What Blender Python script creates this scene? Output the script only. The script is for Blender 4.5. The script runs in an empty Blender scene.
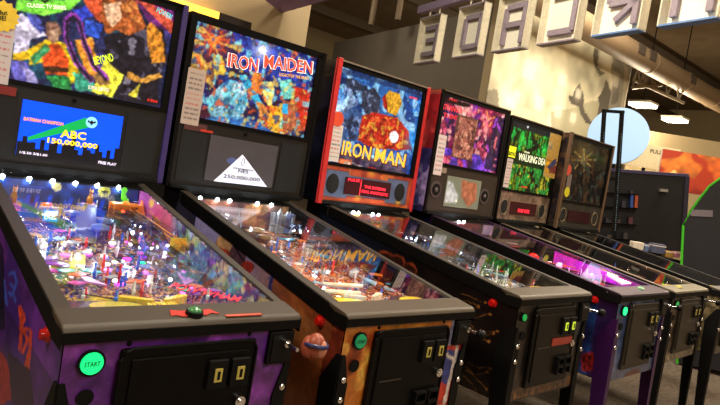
import bpy, bmesh, math, random
import numpy as np
from mathutils import Vector, Matrix
R = math.radians
scene = bpy.context.scene
col = scene.collection

# ------------------------------------------------------------------ camera
CPOS = np.array([-1.3966, -1.1875, 1.3216])
YAW, PITCH, ROLL, FPX, CX, CY = R(40.0355), R(-2.6868), R(9.1202), 584.377, 331.81, 191.30
def cam_axes():
    cy, sy, cp, sp = math.cos(YAW), math.sin(YAW), math.cos(PITCH), math.sin(PITCH)
    f = np.array([sy*cp, cy*cp, sp]); r = np.array([cy, -sy, 0.0]); u = np.cross(r, f)
    return r*math.cos(ROLL)+u*math.sin(ROLL), -r*math.sin(ROLL)+u*math.cos(ROLL), f
CR, CU, CF = cam_axes()
cd = bpy.data.cameras.new('camera'); cam = bpy.data.objects.new('camera', cd); col.objects.link(cam)
cd.sensor_width = 36; cd.lens = FPX*36/720; cd.clip_start = .05
cd.shift_x = (360-CX)/720; cd.shift_y = (CY-202.5)/720
Mc = Matrix(((CR[0], CU[0], -CF[0], CPOS[0]), (CR[1], CU[1], -CF[1], CPOS[1]), (CR[2], CU[2], -CF[2], CPOS[2]), (0, 0, 0, 1)))
cam.matrix_world = Mc
scene.camera = cam

# ------------------------------------------------------------------ world, light, exposure
w = bpy.data.worlds.new('world'); scene.world = w; w.use_nodes = True
w.node_tree.nodes['Background'].inputs[0].default_value = (1.0, .86, .68, 1)
w.node_tree.nodes['Background'].inputs[1].default_value = .10
vs = scene.view_settings
vs.view_transform = 'Standard'; vs.look = 'None'; vs.exposure = 0; vs.gamma = 1; vs.use_curve_mapping = False
def area(name, loc, size, power, color=(1, .85, .65), rot=(0, 0, 0), sy=None):
    l = bpy.data.lights.new(name, 'AREA'); l.energy = power; l.color = color; l.size = size
    if sy: l.shape = 'RECTANGLE'; l.size_y = sy
    o = bpy.data.objects.new(name, l); o.location = loc; o.rotation_euler = rot; col.objects.link(o); return o
area('ceiling_light_a', (0.2, -.5, 4.4), 1.2, 100)
area('ceiling_light_b', (3.2, -.4, 4.4), 1.2, 100)
area('left_fill_light', (-3.3, .2, 3.9), 1.0, 130)  # unseen lamp, set low at the left to fill the left-facing cabinet sides
area('ceiling_light_d', (6.5, 1.0, 4.6), 1.5, 300)
area('mural_fill_light', (7.6, 2.6, 5.2), 1.5, 190, (1, .88, .68), (R(62), 0, R(-8)))  # unseen lamp added to brighten the mural
area('front_fill_light', (-.6, -3.6, 3.6), 1.4, 75, (1, .9, .78), (R(-48), 0, R(180)))  # fill added in front, out of view, to lift the cabinet fronts
area('sign_fill_light', (1.2, 1.6, 4.7), .6, 175, (1, .9, .72), (R(-28), R(-42), 0))  # added out of view to light the letter boxes
area('grey_wall_fill_light', (4.2, 7.2, 5.3), 1.2, 95, (1, .87, .7))  # added fill for the grey partition, no fixture behind it
area('hall_light', (12, -1, 4.9), 2, 400, (1, .85, .6))

# ------------------------------------------------------------------ machine frames
#        x, y, yaw, dz, pitch tilt, roll tilt
MF = [(-.74536, .00717, -.00514, -.0071, .01653, -.00092),
      (0, 0, 0, -.01548, .0136, -.00418),
      (.85365, -.02617, .02741, .01659, -.01624, -.00262),
      (1.62689, -.05359, .01704, .01748, -.0105, .00063),
      (2.45646, .02321, .02973, -.00285, -.00253, .00095),
      (3.17121, -.01364, .00016, -.00786, -.00128, -.00493)]
def frame(i):
    if i < 0: return Matrix.Identity(4)
    x, y, a, dz, pt, rl = MF[i]
    return Matrix.Translation((x, y, dz)) @ Matrix.Rotation(a, 4, 'Z') @ Matrix.Rotation(pt, 4, 'X') @ Matrix.Rotation(-rl, 4, 'Y')
def ray(i, u, v):
    """sight line through a point of the photograph, in the frame of machine i"""
    d = CF + CR*(u-CX)/FPX - CU*(v-CY)/FPX
    m = frame(i).inverted()
    return m @ Vector(CPOS), m.to_3x3() @ Vector(d)
def at(i, u, v, ax, val):
    o, d = ray(i, u, v); k = (val-o[ax])/d[ax]; return o+d*k
PF0, PFS = .865, .09                                                # playfield height at y=0 and slope
def onpf(i, u, v, h=0.0):
    o, d = ray(i, u, v); k = (PF0+h+PFS*o.y-o.z)/(d.z-PFS*d.y); p = o+d*k
    p.x = max(-.225, min(.225, p.x)); p.y = max(.1, min(1.07, p.y)); return p

# ------------------------------------------------------------------ materials
def s2l(c):
    return tuple((x/12.92 if x <= .04045 else ((x+.055)/1.055)**2.4) for x in c)
def rgb(r, g, b): return s2l((r/255, g/255, b/255))
MATS = {}
def mat(name, c, rough=.5, metal=0.0, emit=0.0, var=.12, scale=40.0, bump=0.0, ec=None, coat=0.0, spec=.5):
    if name in MATS: return MATS[name]
    m = bpy.data.materials.new(name); m.use_nodes = True; nt = m.node_tree; b = nt.nodes['Principled BSDF']
    tc = nt.nodes.new('ShaderNodeTexCoord'); n = nt.nodes.new('ShaderNodeTexNoise'); n.inputs['Scale'].default_value = scale
    n.inputs['Detail'].default_value = 4
    nt.links.new(tc.outputs['Object'], n.inputs['Vector'])
    r = nt.nodes.new('ShaderNodeValToRGB')
    r.color_ramp.elements[0].position = .3; r.color_ramp.elements[1].position = .7
    r.color_ramp.elements[0].color = (*[x*(1-var) for x in c], 1); r.color_ramp.elements[1].color = (*[min(1, x*(1+var)) for x in c], 1)
    nt.links.new(n.outputs['Fac'], r.inputs['Fac']); nt.links.new(r.outputs['Color'], b.inputs['Base Color'])
    b.inputs['Roughness'].default_value = rough; b.inputs['Metallic'].default_value = metal
    b.inputs['Coat Weight'].default_value = coat; b.inputs['Specular IOR Level'].default_value = spec
    if emit:
        b.inputs['Emission Color'].default_value = (*(ec or c), 1); b.inputs['Emission Strength'].default_value = emit
    if bump:
        bp = nt.nodes.new('ShaderNodeBump'); bp.inputs['Strength'].default_value = bump; bp.inputs['Distance'].default_value = .002
        nt.links.new(n.outputs['Fac'], bp.inputs['Height']); nt.links.new(bp.outputs['Normal'], b.inputs['Normal'])
    MATS[name] = m; return m
def art_mat(name, emit=0.0, rough=.35, diff=1.0):
    """printed artwork: colours come from the printed pattern, emit > 0 for back-lit film"""
    if name in MATS: return MATS[name]
    m = bpy.data.materials.new(name); m.use_nodes = True; nt = m.node_tree; b = nt.nodes['Principled BSDF']
    a = nt.nodes.new('ShaderNodeAttribute'); a.attribute_name = 'print'
    mu = nt.nodes.new('ShaderNodeMix'); mu.data_type = 'RGBA'; mu.blend_type = 'MULTIPLY'; mu.inputs[0].default_value = 1
    mu.inputs[7].default_value = (diff, diff, diff, 1)
    nt.links.new(a.outputs['Color'], mu.inputs[6]); nt.links.new(mu.outputs[2], b.inputs['Base Color'])
    b.inputs['Roughness'].default_value = rough
    if emit:
        nt.links.new(a.outputs['Color'], b.inputs['Emission Color']); b.inputs['Emission Strength'].default_value = emit
    MATS[name] = m; return m
def glass_mat(name, boost=1.0, tint=(1, 1, 1)):
    """clear sheet: transparent with Schlick reflection"""
    m = bpy.data.materials.new(name); m.use_nodes = True; nt = m.node_tree; nt.nodes.clear()
    o = nt.nodes.new('ShaderNodeOutputMaterial'); mx = nt.nodes.new('ShaderNodeMixShader')
    t = nt.nodes.new('ShaderNodeBsdfTransparent'); t.inputs[0].default_value = (*tint, 1)
    g = nt.nodes.new('ShaderNodeBsdfGlossy'); g.inputs['Roughness'].default_value = .008; g.inputs[0].default_value = (1, 1, 1, 1)
    ge = nt.nodes.new('ShaderNodeNewGeometry'); dp = nt.nodes.new('ShaderNodeVectorMath'); dp.operation = 'DOT_PRODUCT'
    nt.links.new(ge.outputs['Normal'], dp.inputs[0]); nt.links.new(ge.outputs['Incoming'], dp.inputs[1])
    def mth(op, a, b):
        n = nt.nodes.new('ShaderNodeMath'); n.operation = op
        for k, x in enumerate((a, b)):
            if x is None: continue
            if isinstance(x, (int, float)): n.inputs[k].default_value = x
            else: nt.links.new(x, n.inputs[k])
        return n.outputs[0]
    ab = mth('ABSOLUTE', dp.outputs['Value'], None)
    f = mth('ADD', mth('MULTIPLY', mth('POWER', mth('SUBTRACT', 1.0, ab), 5.0), .96), .04)
    f = mth('MINIMUM', mth('MULTIPLY', f, boost), 1.0)
    nt.links.new(f, mx.inputs[0]); nt.links.new(t.outputs[0], mx.inputs[1]); nt.links.new(g.outputs[0], mx.inputs[2])
    nt.links.new(mx.outputs[0], o.inputs[0])
    return m
RAILM = mat('dark_rail_coat', rgb(50, 43, 34), .5, bump=.3, scale=900)  # black metal; the brown of the ceiling light is in the colour
LOCK1 = mat('dark_lockbar_coat', rgb(58, 49, 37), .48, bump=.3, scale=900)  # black metal with the warm ceiling reflection mixed into its colour
GLASS = glass_mat('playfield_glass', .72)
PLASTIC = glass_mat('clear_plastic', 2.0, (.85, .9, .97))

# ------------------------------------------------------------------ mesh helpers
class MB:
    def __init__(s): s.b = bmesh.new()
    def box(s, x0, x1, y0, y1, z0, z1, M=None, bev=0.0):
        r = bmesh.ops.create_cube(s.b, size=1); vs_ = r['verts']
        for v in vs_: v.co = Vector(((x0+x1)/2+v.co.x*(x1-x0), (y0+y1)/2+v.co.y*(y1-y0), (z0+z1)/2+v.co.z*(z1-z0)))
        if bev:
            es = list({e for v in vs_ for e in v.link_edges})
            rr = bmesh.ops.bevel(s.b, geom=es, offset=bev, segments=2, affect='EDGES', profile=.5)
            vs_ = list({v for f in rr['faces'] for v in f.verts} | {v for v in vs_ if v.is_valid})
        if M is not None: bmesh.ops.transform(s.b, matrix=M, verts=vs_)
        return s
    def prism(s, pts, axis, a0, a1, M=None):
        """polygon in the two other axes, extruded along axis from a0 to a1"""
        def mk(p, a):
            return {0: (a, p[0], p[1]), 1: (p[0], a, p[1]), 2: (p[0], p[1], a)}[axis]
        A = [s.b.verts.new(mk(p, a0)) for p in pts]; B = [s.b.verts.new(mk(p, a1)) for p in pts]
        n = len(pts)
        s.b.faces.new(A); s.b.faces.new(B[::-1])
        for i in range(n): s.b.faces.new((A[i], B[i], B[(i+1) % n], A[(i+1) % n]))
        if M is not None: bmesh.ops.transform(s.b, matrix=M, verts=A+B)
        return s
    def cyl(s, p0, p1, r0, r1=None, n=16):
        p0, p1 = Vector(p0), Vector(p1); r1 = r0 if r1 is None else r1; d = p1-p0
        q = d.to_track_quat('Z', 'Y').to_matrix().to_4x4()
        bmesh.ops.create_cone(s.b, cap_ends=True, segments=n, radius1=r0, radius2=r1, depth=d.length, matrix=Matrix.Translation((p0+p1)/2) @ q)
        return s
    def ball(s, c, r, sc=(1, 1, 1), n=14, M=None):
        m = Matrix.Translation(c) @ Matrix.Diagonal((*sc, 1))
        if M is not None: m = M @ m
        bmesh.ops.create_uvsphere(s.b, u_segments=n, v_segments=max(6, n//2+1), radius=r, matrix=m); return s
    def lathe(s, prof, c=(0, 0, 0), n=20, M=None):
        rings = []
        for r, z in prof:
            rings.append([s.b.verts.new((c[0]+r*math.cos(2*math.pi*k/n), c[1]+r*math.sin(2*math.pi*k/n), c[2]+z)) for k in range(n)])
        for a, b_ in zip(rings, rings[1:]):
            for k in range(n): s.b.faces.new((a[k], a[(k+1) % n], b_[(k+1) % n], b_[k]))
        s.b.faces.new(rings[0][::-1]); s.b.faces.new(rings[-1])
        if M is not None: bmesh.ops.transform(s.b, matrix=M, verts=[v for g in rings for v in g])
        return s
    def tube(s, pts, r, n=8):
        pts = [Vector(p) for p in pts]; rings = []
        for i, p in enumerate(pts):
            t = (pts[min(i+1, len(pts)-1)]-pts[max(i-1, 0)]).normalized()
            a = t.cross(Vector((0, 0, 1))) if abs(t.z) < .95 else t.cross(Vector((1, 0, 0)))
            a.normalize(); b_ = t.cross(a)
            rings.append([s.b.verts.new(p+a*r*math.cos(2*math.pi*k/n)+b_*r*math.sin(2*math.pi*k/n)) for k in range(n)])
        for a, b_ in zip(rings, rings[1:]):
            for k in range(n): s.b.faces.new((a[k], a[(k+1) % n], b_[(k+1) % n], b_[k]))
        s.b.faces.new(rings[0][::-1]); s.b.faces.new(rings[-1]); return s
    def build(s, name, m, parent=None, smooth=False, M=None):
        bmesh.ops.recalc_face_normals(s.b, faces=s.b.faces)
        me = bpy.data.meshes.new(name); s.b.to_mesh(me); s.b.free()
        if m is not None: me.materials.append(m)
        if smooth:
            me.polygons.foreach_set('use_smooth', [True]*len(me.polygons))
            me.set_sharp_from_angle(angle=R(40))
        o = bpy.data.objects.new(name, me); col.objects.link(o)
        if parent: o.parent = parent
        if M is not None: o.matrix_local = M
        return o
def box(name, dims, m, parent=None, bev=0.0, M=None): return MB().box(*dims, bev=bev).build(name, m, parent, M=M)
def tag(o, label=None, cat=None, group=None, kind=None):
    for k, v in (('label', label), ('category', cat), ('group', group), ('kind', kind)):
        if v: o[k] = v
    return o
def empty(name, loc=(0, 0, 0), M=None):
    o = bpy.data.objects.new(name, None); col.objects.link(o); o.empty_display_size = .1
    if M is not None: o.matrix_world = M
    else: o.location = loc
    return o
def dup(o, parent=None, M=None):
    c = o.copy(); col.objects.link(c); c.parent = parent
    if M is not None: c.matrix_local = M
    return c

def text(name, body, m, parent, origin, xd, yd, wd, ht, depth=.0008, shear=0.0, mirror=False, fat=.012):
    """lettering laid in a plane: origin = lower left, fitted to wd x ht"""
    c = bpy.data.curves.new(name, 'FONT'); c.body = body; c.size = 1; c.extrude = .02; c.resolution_u = 2; c.shear = shear
    c.align_x = 'CENTER'; c.space_line = .85; c.offset = fat
    o = bpy.data.objects.new(name, c); col.objects.link(o); bpy.context.view_layer.update()
    me = bpy.data.meshes.new_from_object(o.evaluated_get(bpy.context.evaluated_depsgraph_get()))
    bpy.data.objects.remove(o); bpy.data.curves.remove(c)
    n = len(me.vertices); co = np.empty(n*3); me.vertices.foreach_get('co', co); co = co.reshape(-1, 3)
    lo, hi = co.min(0), co.max(0); q = (co-lo)/np.maximum(hi-lo, 1e-6)
    if mirror: q[:, 0] = 1-q[:, 0]
    xd, yd = Vector(xd).normalized(), Vector(yd).normalized(); nz = xd.cross(yd)
    P = np.array(origin)[None] + q[:, :1]*wd*np.array(xd)+q[:, 1:2]*ht*np.array(yd)+q[:, 2:]*depth*np.array(nz)
    me.vertices.foreach_set('co', P.ravel()); me.update(); me.name = name
    me.materials.clear(); me.materials.append(m)
    o = bpy.data.objects.new(name, me); col.objects.link(o); o.parent = parent
    return o

# ------------------------------------------------------------------ printed artwork on fine grids
class Noise:
    def __init__(s, seed): s.r = np.random.RandomState(seed)
    def field(s, A, B, f, oct=3):
        """smooth value noise in [-1, 1] over coordinates A, B (metres) with f cells a metre"""
        out = np.zeros_like(A); amp = 1.0; tot = 0
        for _ in range(oct):
            T = s.r.rand(64, 64)*2-1; a = A*f+s.r.rand()*64; b = B*f+s.r.rand()*64
            i, j = np.floor(a).astype(int), np.floor(b).astype(int); x, y = a-i, b-j
            x = x*x*(3-2*x); y = y*y*(3-2*y)
            g = lambda p, q: T[p % 64, q % 64]
            out += amp*((g(i, j)*(1-x)+g(i+1, j)*x)*(1-y)+(g(i, j+1)*(1-x)+g(i+1, j+1)*x)*y)
            tot += amp; amp *= .55; f *= 2.1
        return out/tot*1.5
class Art:
    """coordinates a, b in metres on the printed face; conv turns a photo point into (a, b)"""
    def __init__(s, a0, a1, b0, b1, step, conv, seed, bg):
        s.na, s.nb = max(2, int((a1-a0)/step)), max(2, int((b1-b0)/step))
        s.a, s.b_ = np.linspace(a0, a1, s.na+1), np.linspace(b0, b1, s.nb+1)
        s.A, s.B = np.meshgrid(s.a, s.b_); s.N = Noise(seed); s.conv = conv
        s.C = np.empty(s.A.shape+(3,)); s.C[:] = np.array(bg)/255.
        s.ra, s.rb = (a0, a1), (b0, b1)
    def wob(s, amt, f=40):
        return (s.A+s.N.field(s.A, s.B, f, 2)*amt, s.B+s.N.field(s.A, s.B, f, 2)*amt) if amt else (s.A, s.B)
    def mask(s, P, wobble=.004, f=40):
        A, B = s.wob(wobble, f); inside = np.zeros(A.shape, bool); n = len(P)
        for i in range(n):
            (x0, y0), (x1, y1) = P[i], P[(i+1) % n]
            if y0 == y1: continue
            c = ((y0 > B) != (y1 > B)) & (A < (x1-x0)*(B-y0)/(y1-y0)+x0); inside ^= c
        return inside
    def put(s, M, c, a=1.0, tex=.0, f=60):
        c = np.array(c)/255.
        if tex:
            n = s.N.field(s.A, s.B, f, 3)[..., None]; cc = np.clip(c*(1+tex*n), 0, 1)
        else: cc = np.broadcast_to(c, s.C.shape)
        s.C[M] = s.C[M]*(1-a)+cc[M]*a
        return s
    def poly(s, px, c, a=1.0, tex=.25, wobble=.004, f=60): return s.put(s.mask([s.conv(*p) for p in px], wobble), c, a, tex, f)
    def ell(s, cu, cv, ru, rv, c, a=1.0, tex=.25, wobble=.004, rot=0):
        P = []
        for k in range(20):
            t = 2*math.pi*k/20; x, y = ru*math.cos(t), rv*math.sin(t); cr, sr = math.cos(rot), math.sin(rot)
            P.append(s.conv(cu+x*cr-y*sr, cv+x*sr+y*cr))
        return s.put(s.mask(P, wobble), c, a, tex)
    def stroke(s, pts, wpx, c, a=1.0, wobble=.002, tex=.2):
        M = np.zeros(s.A.shape, bool)
        for (u0, v0), (u1, v1) in zip(pts, pts[1:]):
            d = math.hypot(u1-u0, v1-v0) or 1; nx, ny = -(v1-v0)/d*wpx/2, (u1-u0)/d*wpx/2
            M |= s.mask([s.conv(u0+nx, v0+ny), s.conv(u1+nx, v1+ny), s.conv(u1-nx, v1-ny), s.conv(u0-nx, v0-ny)], wobble)
        return s.put(M, c, a, tex)
    def glow(s, u, v, rad, c, a=1.0):
        x, y = s.conv(u, v); k = np.exp(-((s.A-x)**2+(s.B-y)**2)/rad**2)[..., None]*a
        s.C = s.C*(1-k)+np.array(c)/255.*k; return s
    def mott(s, pal, f, thr=.35, a=1.0, M=None, oct=2):
        for c in pal:
            al = np.clip((s.N.field(s.A, s.B, f, oct)-thr)/.14+.5, 0, 1)*a
            if M is not None: al = al*M
            cc = np.clip(np.array(c)/255.*(1+.3*s.N.field(s.A, s.B, f*3, 2)[..., None]), 0, 1); al = al[..., None]
            s.C = s.C*(1-al)+cc*al
        return s
    def grain(s, amt=.12, f=150):
        s.C = np.clip(s.C*(1+amt*s.N.field(s.A, s.B, f, 2)[..., None]), 0, 1); return s
    def ink(s, f=30, w=.035, a=.7, hl=True):
        """thin dark contour lines and light flecks, as in inked artwork"""
        n = s.N.field(s.A, s.B, f, 3); k = (np.clip(1-abs(n)/w, 0, 1)*a)[..., None]; s.C = s.C*(1-k)
        if hl: n = s.N.field(s.A, s.B, f*1.3, 3); k = (np.clip(1-abs(n-.3)/w, 0, 1)*a*.6)[..., None]; s.C = s.C*(1-k)+np.clip(s.C*1.6+.25, 0, 1)*k
        return s
    def soft(s):
        C = s.C; P = np.pad(C, ((1, 1), (1, 1), (0, 0)), 'edge')
        s.C = (P[:-2, 1:-1]+P[2:, 1:-1]+P[1:-1, :-2]+P[1:-1, 2:]+C*3)/7; return s
    def build(s, name, m, parent, to3, cut=None):
        na, nb = s.na, s.nb
        V = np.array(to3(s.A, s.B)).reshape(3, -1).T
        idx = np.arange((na+1)*(nb+1)).reshape(nb+1, na+1)
        F = np.stack([idx[:-1, :-1], idx[:-1, 1:], idx[1:, 1:], idx[1:, :-1]], -1).reshape(-1, 4)
        if cut is not None:
            Mx = ~cut(s.A, s.B); F = F[Mx.ravel()[F].all(1)]
        me = bpy.data.meshes.new(name)
        me.vertices.add(len(V)); me.vertices.foreach_set('co', V.ravel())
        me.loops.add(F.size); me.loops.foreach_set('vertex_index', F.ravel())
        me.polygons.add(len(F)); me.polygons.foreach_set('loop_start', np.arange(0, F.size, 4)); me.polygons.foreach_set('loop_total', np.full(len(F), 4))
        me.update(calc_edges=True); me.validate()
        ca = me.color_attributes.new('print', 'FLOAT_COLOR', 'POINT')
        L = np.where(s.C <= .04045, s.C/12.92, ((s.C+.055)/1.055)**2.4)
        ca.data.foreach_set('color', np.concatenate([L.reshape(-1, 3), np.ones((L.size//3, 1))], 1).ravel().astype(np.float32))
        me.materials.append(m); o = bpy.data.objects.new(name, me); col.objects.link(o); o.parent = parent
        return o

# ------------------------------------------------------------------ shared materials
BLACK = mat('satin_black', rgb(9, 8, 9), .4, spec=.14)
BLACKM = mat('matte_black', rgb(8, 8, 9), .6, spec=.2)
POWDER_LIT = mat('black_coat_lit', rgb(72, 61, 47), .48, bump=.3, scale=900)  # lit copy of the black coat, ceiling reflection painted in as brown
POWDER_SHADED = mat('black_coat_shaded', rgb(9, 8, 8), .6, spec=.15)  # darker copy of the same coat for the shaded faces
CHROME = mat('chrome', (.8, .8, .8), .15, 1.0)
BRASS = mat('gold_paint', rgb(205, 140, 55), .3, .6)
REDPL = mat('red_plastic', rgb(200, 25, 20), .3, coat=.5)
GRILLE = mat('speaker_cloth', rgb(17, 16, 16), .9, var=.6, scale=700)
PAPER = mat('white_paper', rgb(225, 215, 205), .8)
RUBBER = mat('black_rubber', rgb(10, 10, 10), .7)
LED = mat('white_led', (.80, .92, 1), .3, emit=90, var=0)
AMBER = mat('lit_amber_slot', rgb(170, 150, 70), .4, emit=.25)
GREENSLOT = mat('lit_green_slot', rgb(190, 215, 60), .4, emit=.9)
YELLOW = mat('yellow_print', rgb(225, 190, 25), .5)
REDTXT = mat('red_dot_matrix', rgb(255, 40, 60), .4, emit=1.6, var=0)
def flat(c, name, emit=0, rough=.4, var=.1): return mat(name, rgb(*c), rough, emit=emit, var=var)

YB, ZB0, ZB1, WB = 1.14, 1.12, 1.850, .362
def glz(y): return .930+.158*y                              # height of the glass

def spot_row(i, pf, xs, power, color=(.75, .88, 1)):
    f = frame(i)
    for x in xs:
        o = MB().ball((0, 0, 0), .0078).build('spotlight_bulb', LED, pf, smooth=True); o.location = (x, 1.091, 1.087)
        l = bpy.data.lights.new('led_spot', 'SPOT'); l.energy = power; l.color = color; l.spot_size = R(125); l.spot_blend = .6; l.shadow_soft_size = .003
        lo = bpy.data.objects.new('led_spot', l); col.objects.link(lo); lo.parent = pf
        lo.location = (x, 1.075, 1.082); lo.rotation_euler = (R(-38), 0, 0)
def bulb(pf, x, y, h, power, color, r=.005):
    l = bpy.data.lights.new('playfield_bulb', 'POINT'); l.energy = power; l.color = color; l.shadow_soft_size = r
    lo = bpy.data.objects.new('playfield_bulb', l); col.objects.link(lo); lo.parent = pf; lo.location = (x, y, PF0+PFS*y+h)

def leg_mesh(sx, sy, zt, zb):
    """angle-iron leg: two tapering plates meeting at the cabinet corner"""
    m = MB(); s = sx; x0 = .284*s; t = .004*s; y0 = -.004 if sy < 0 else 1.324; ty = .004 if sy < 0 else -.004
    foot = .035
    for k in (0, 1):
        P = [(0, zt), (.012, zt), (.038, zt-.09), (.036, zt-.25), (.022, zb+.02), (0, zb+.02)] if k == 0 else [(0, zt), (.018, zt), (.072, zt-.09), (.066, zt-.25), (.030, zb+.02), (0, zb+.02)]
        if k == 0:                                                  # plate on the front or back face
            pts = [(x0-s*a, z) for a, z in P]
            m.prism(pts, 1, y0-ty, y0)
        else:                                                       # plate on the side face
            pts = [(y0+(a if sy < 0 else -a), z) for a, z in P]
            m.prism(pts, 0, x0, x0+t)
    return m
def machine(i, cfg):
    f = frame(i); g = cfg
    root = empty('pinball_machine', M=f)
    tag(root, g['label'], 'pinball machine', 'pinball machines side by side in one row')
    # ---- cabinet
    m = MB(); side = [(0, .515), (1.32, .515), (1.32, 1.115), (1.10, 1.085), (0, .905)]
    for s in (-1, 1): m.prism(side, 0, s*.264, s*.282)
    m.box(-.264, .264, .002, .02, .515, .905); m.box(-.264, .264, 1.30, 1.318, .515, 1.11); m.box(-.264, .264, .02, 1.30, .517, .53)
    cab = m.build('cabinet', g.get('cabmat', BLACK), root)
    # neck under the backbox
    MB().box(-.28, .28, 1.135, 1.32, 1.105, 1.135).build('backbox_mount', BLACK, root)
    # ---- side art and front art
    if g.get('side'):
        conv = lambda u, v: (lambda p: (p.y, p.z))(at(i, u, v, 0, -.283))
        a = Art(.003, 1.318, .518, 1.09, .0042 if i < 3 else .009, conv, 10+i, g['sidebg']); g['side'](a)
        a.build('side_artwork', art_mat('printed_side', rough=.3), cab, lambda A, B: (np.full_like(A, -.2835), A, B), cut=lambda A, B: B > .9+.166*A)
    conv = lambda u, v: (lambda p: (p.x, p.z))(at(i, u, v, 1, -.001))
    a = Art(-.282, .282, .516, .904, .005, conv, 30+i, g['frontbg']); g['front'](a)
    a.build('front_artwork', art_mat('printed_front', rough=.35), cab, lambda A, B: (A, np.full_like(A, -.0005), B))
    # ---- side rails and lockbar
    for s in (-1, 1):
        m = MB(); x0, x1 = (.266 if s > 0 else -.255), s*.2895
        pts = [(.06, glz(.06)-.003), (1.14, glz(1.14)-.003), (1.14, glz(1.14)-.012), (.06, glz(.06)-.012)]
        m.prism(pts, 0, x0, x1)
        pts = [(.06, glz(.06)-.004), (1.14, glz(1.14)-.004), (1.14, glz(1.14)-.052), (.06, glz(.06)-.052)]
        m.prism(pts, 0, s*.284, s*.2905)
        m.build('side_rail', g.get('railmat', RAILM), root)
        MB().prism([(.06, glz(.06)-.006), (1.13, glz(1.13)-.006), (1.13, glz(1.13)-.0531), (.06, glz(.06)-.0531)], 0, s*.2904, s*.2925).build('rail_skirt', POWDER_SHADED, root)
    m = MB(); pr = [(-.013, .893), (-.013, .918), (-.008, .927), (0, .931), (.076, .9415), (.076, .93), (.0, .905)]
    m.prism(pr, 0, -.2935, .2935)
    lb = m.build('lockbar', g.get('lockmat', POWDER_LIT), root)
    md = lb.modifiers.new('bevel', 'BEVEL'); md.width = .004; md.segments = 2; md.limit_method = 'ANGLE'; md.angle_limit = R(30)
    MB().box(-.2938, .2938, -.0142, -.0125, .8935, .9165).box(-.2942, -.293, -.013, .06, .884, .922).box(.293, .2942, -.013, .06, .884, .922).build('lockbar_skirt', POWDER_SHADED, lb)
    # ---- legs
    lm = g.get('legmat', BLACKM)
    for sx in (-1, 1):
        for sy in (-1, 1):
            y = 0 if sy < 0 else 1.32
            wz = (f @ Vector((sx*.28, y, 0))).z
            lo = leg_mesh(sx, sy, .81, -wz+.0).build('leg', lm, root)
            for z in (.738, .680):
                yy = -.01 if sy < 0 else 1.33
                if sy < 0: MB().ball((sx*.268, -.012, z), .0095, (1, .7, 1)).build('leg_bolt', CHROME, lo, smooth=True)
            MB().lathe([(.022, 0), (.022, .006), (.008, .012), (.008, .04)], (sx*.272, .012 if sy < 0 else 1.308, -wz)).build('leveler_foot', CHROME, lo, smooth=True)
    # ---- coin door
    dm = g.get('doormat', BLACK)
    m = MB(); m.box(-.168, .168, -.014, 0, .562, .874, bev=.006)
    door = m.build('coin_door', dm, root)
    MB().box(-.145, .145, -.019, -.012, .585, .852, bev=.003).build('door_panel', dm, door)
    m = MB(); m.tube([(-.168, -.014, .60), (-.168, -.014, .852), (-.158, -.014, .869), (-.145, -.014, .874), (.145, -.014, .874), (.158, -.014, .869), (.168, -.014, .852), (.168, -.014, .60)], .0045)
    m.build('door_bezel', dm, door)
    for x in (.062, .122):
        MB().box(x-.025, x+.025, -.030, -.018, .765, .835, bev=.002).build('coin_slot', BLACKM, door)
        MB().box(x-.009, x+.010, -.0325, -.0295, .784, .816).build('coin_reject_button', g.get('slotmat', AMBER), door)
        MB().box(x-.003, x+.004, -.034, -.032, .790, .810).build('coin_entry', BLACKM, door)
        MB().box(x-.026, x+.026, -.034, -.016, .628, .640).box(x-.026, x-.020, -.034, -.016, .60, .67).box(x+.020, x+.026, -.034, -.016, .60, .67).box(x-.026, x+.026, -.034, -.016, .664, .672).box(x-.02, x+.02, -.021, -.016, .60, .63).build('coin_return', BLACKM, door)
    MB().cyl((.136, -.031, .725), (.136, -.016, .725), .014).cyl((.136, -.036, .725), (.136, -.03, .725), .008).build('lock', CHROME, door, smooth=True)
    MB().box(-.13, -.035, -.021, -.0185, .718, .722).build('door_seam', mat('worn_metal', rgb(70, 66, 60), .4, .5), door)
    # screws around the door
    for x, z in ((-.15, .882), (.15, .884)): MB().ball((x, -.001, z), .006, (1, .5, 1)).build('door_bolt', BLACKM, door, smooth=True)
    if i == 2: MB().box(-.02, .145, -.022, -.0185, .722, .752).build('price_label', flat((150, 46, 30), 'red_price_label', .15), door)
    # ---- buttons
    bx, bz = g.get('start', (-.226, .849)); br = g.get('startr', .021)
    b = MB().cyl((bx, -.010, bz), (bx, .0, bz), br+.005, br+.003, 28).build('start_button', BLACKM, root, smooth=True)
    MB().cyl((bx, -.014, bz), (bx, -.009, bz), br*.96, br, 28).build('button_lens', g['startmat'], b, smooth=True)
    if i < 2: text('button_lettering', 'START', flat((10, 60, 40), 'dark_green_ink'), b, (bx-.016, -.0145, bz-.005), (1, 0, 0), (0, 0, 1), .032, .010)
    MB().cyl((-.228, -.006, .774), (-.228, .0, .774), .018, .016, 24).build('tournament_button', BLACKM, root, smooth=True)
    for s in (-1, 1):
        fb = MB().cyl((s*.283, .108, .873), (s*.291, .108, .873), .019, .016, 20).build('flipper_button', REDPL, root, smooth=True)
        MB().cyl((s*.29, .108, .873), (s*.301, .108, .873), .0125, .011, 20).build('button_cap', REDPL, fb, smooth=True)
    # ---- plunger
    pl = MB().box(.205, .281, -.014, 0, .803, .889, bev=.004).build('plunger_housing', BLACKM, root)
    MB().box(.214, .272, -.017, -.013, .812, .880).build('plunger_plate', mat('dark_plate', rgb(16, 16, 17), .4, spec=.2), pl)
    MB().cyl((.248, -.075, .862), (.248, -.014, .862), .005).cyl((.248, -.034, .862), (.248, -.014, .862), .0095).build('plunger_rod', CHROME, pl, smooth=True)
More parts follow.
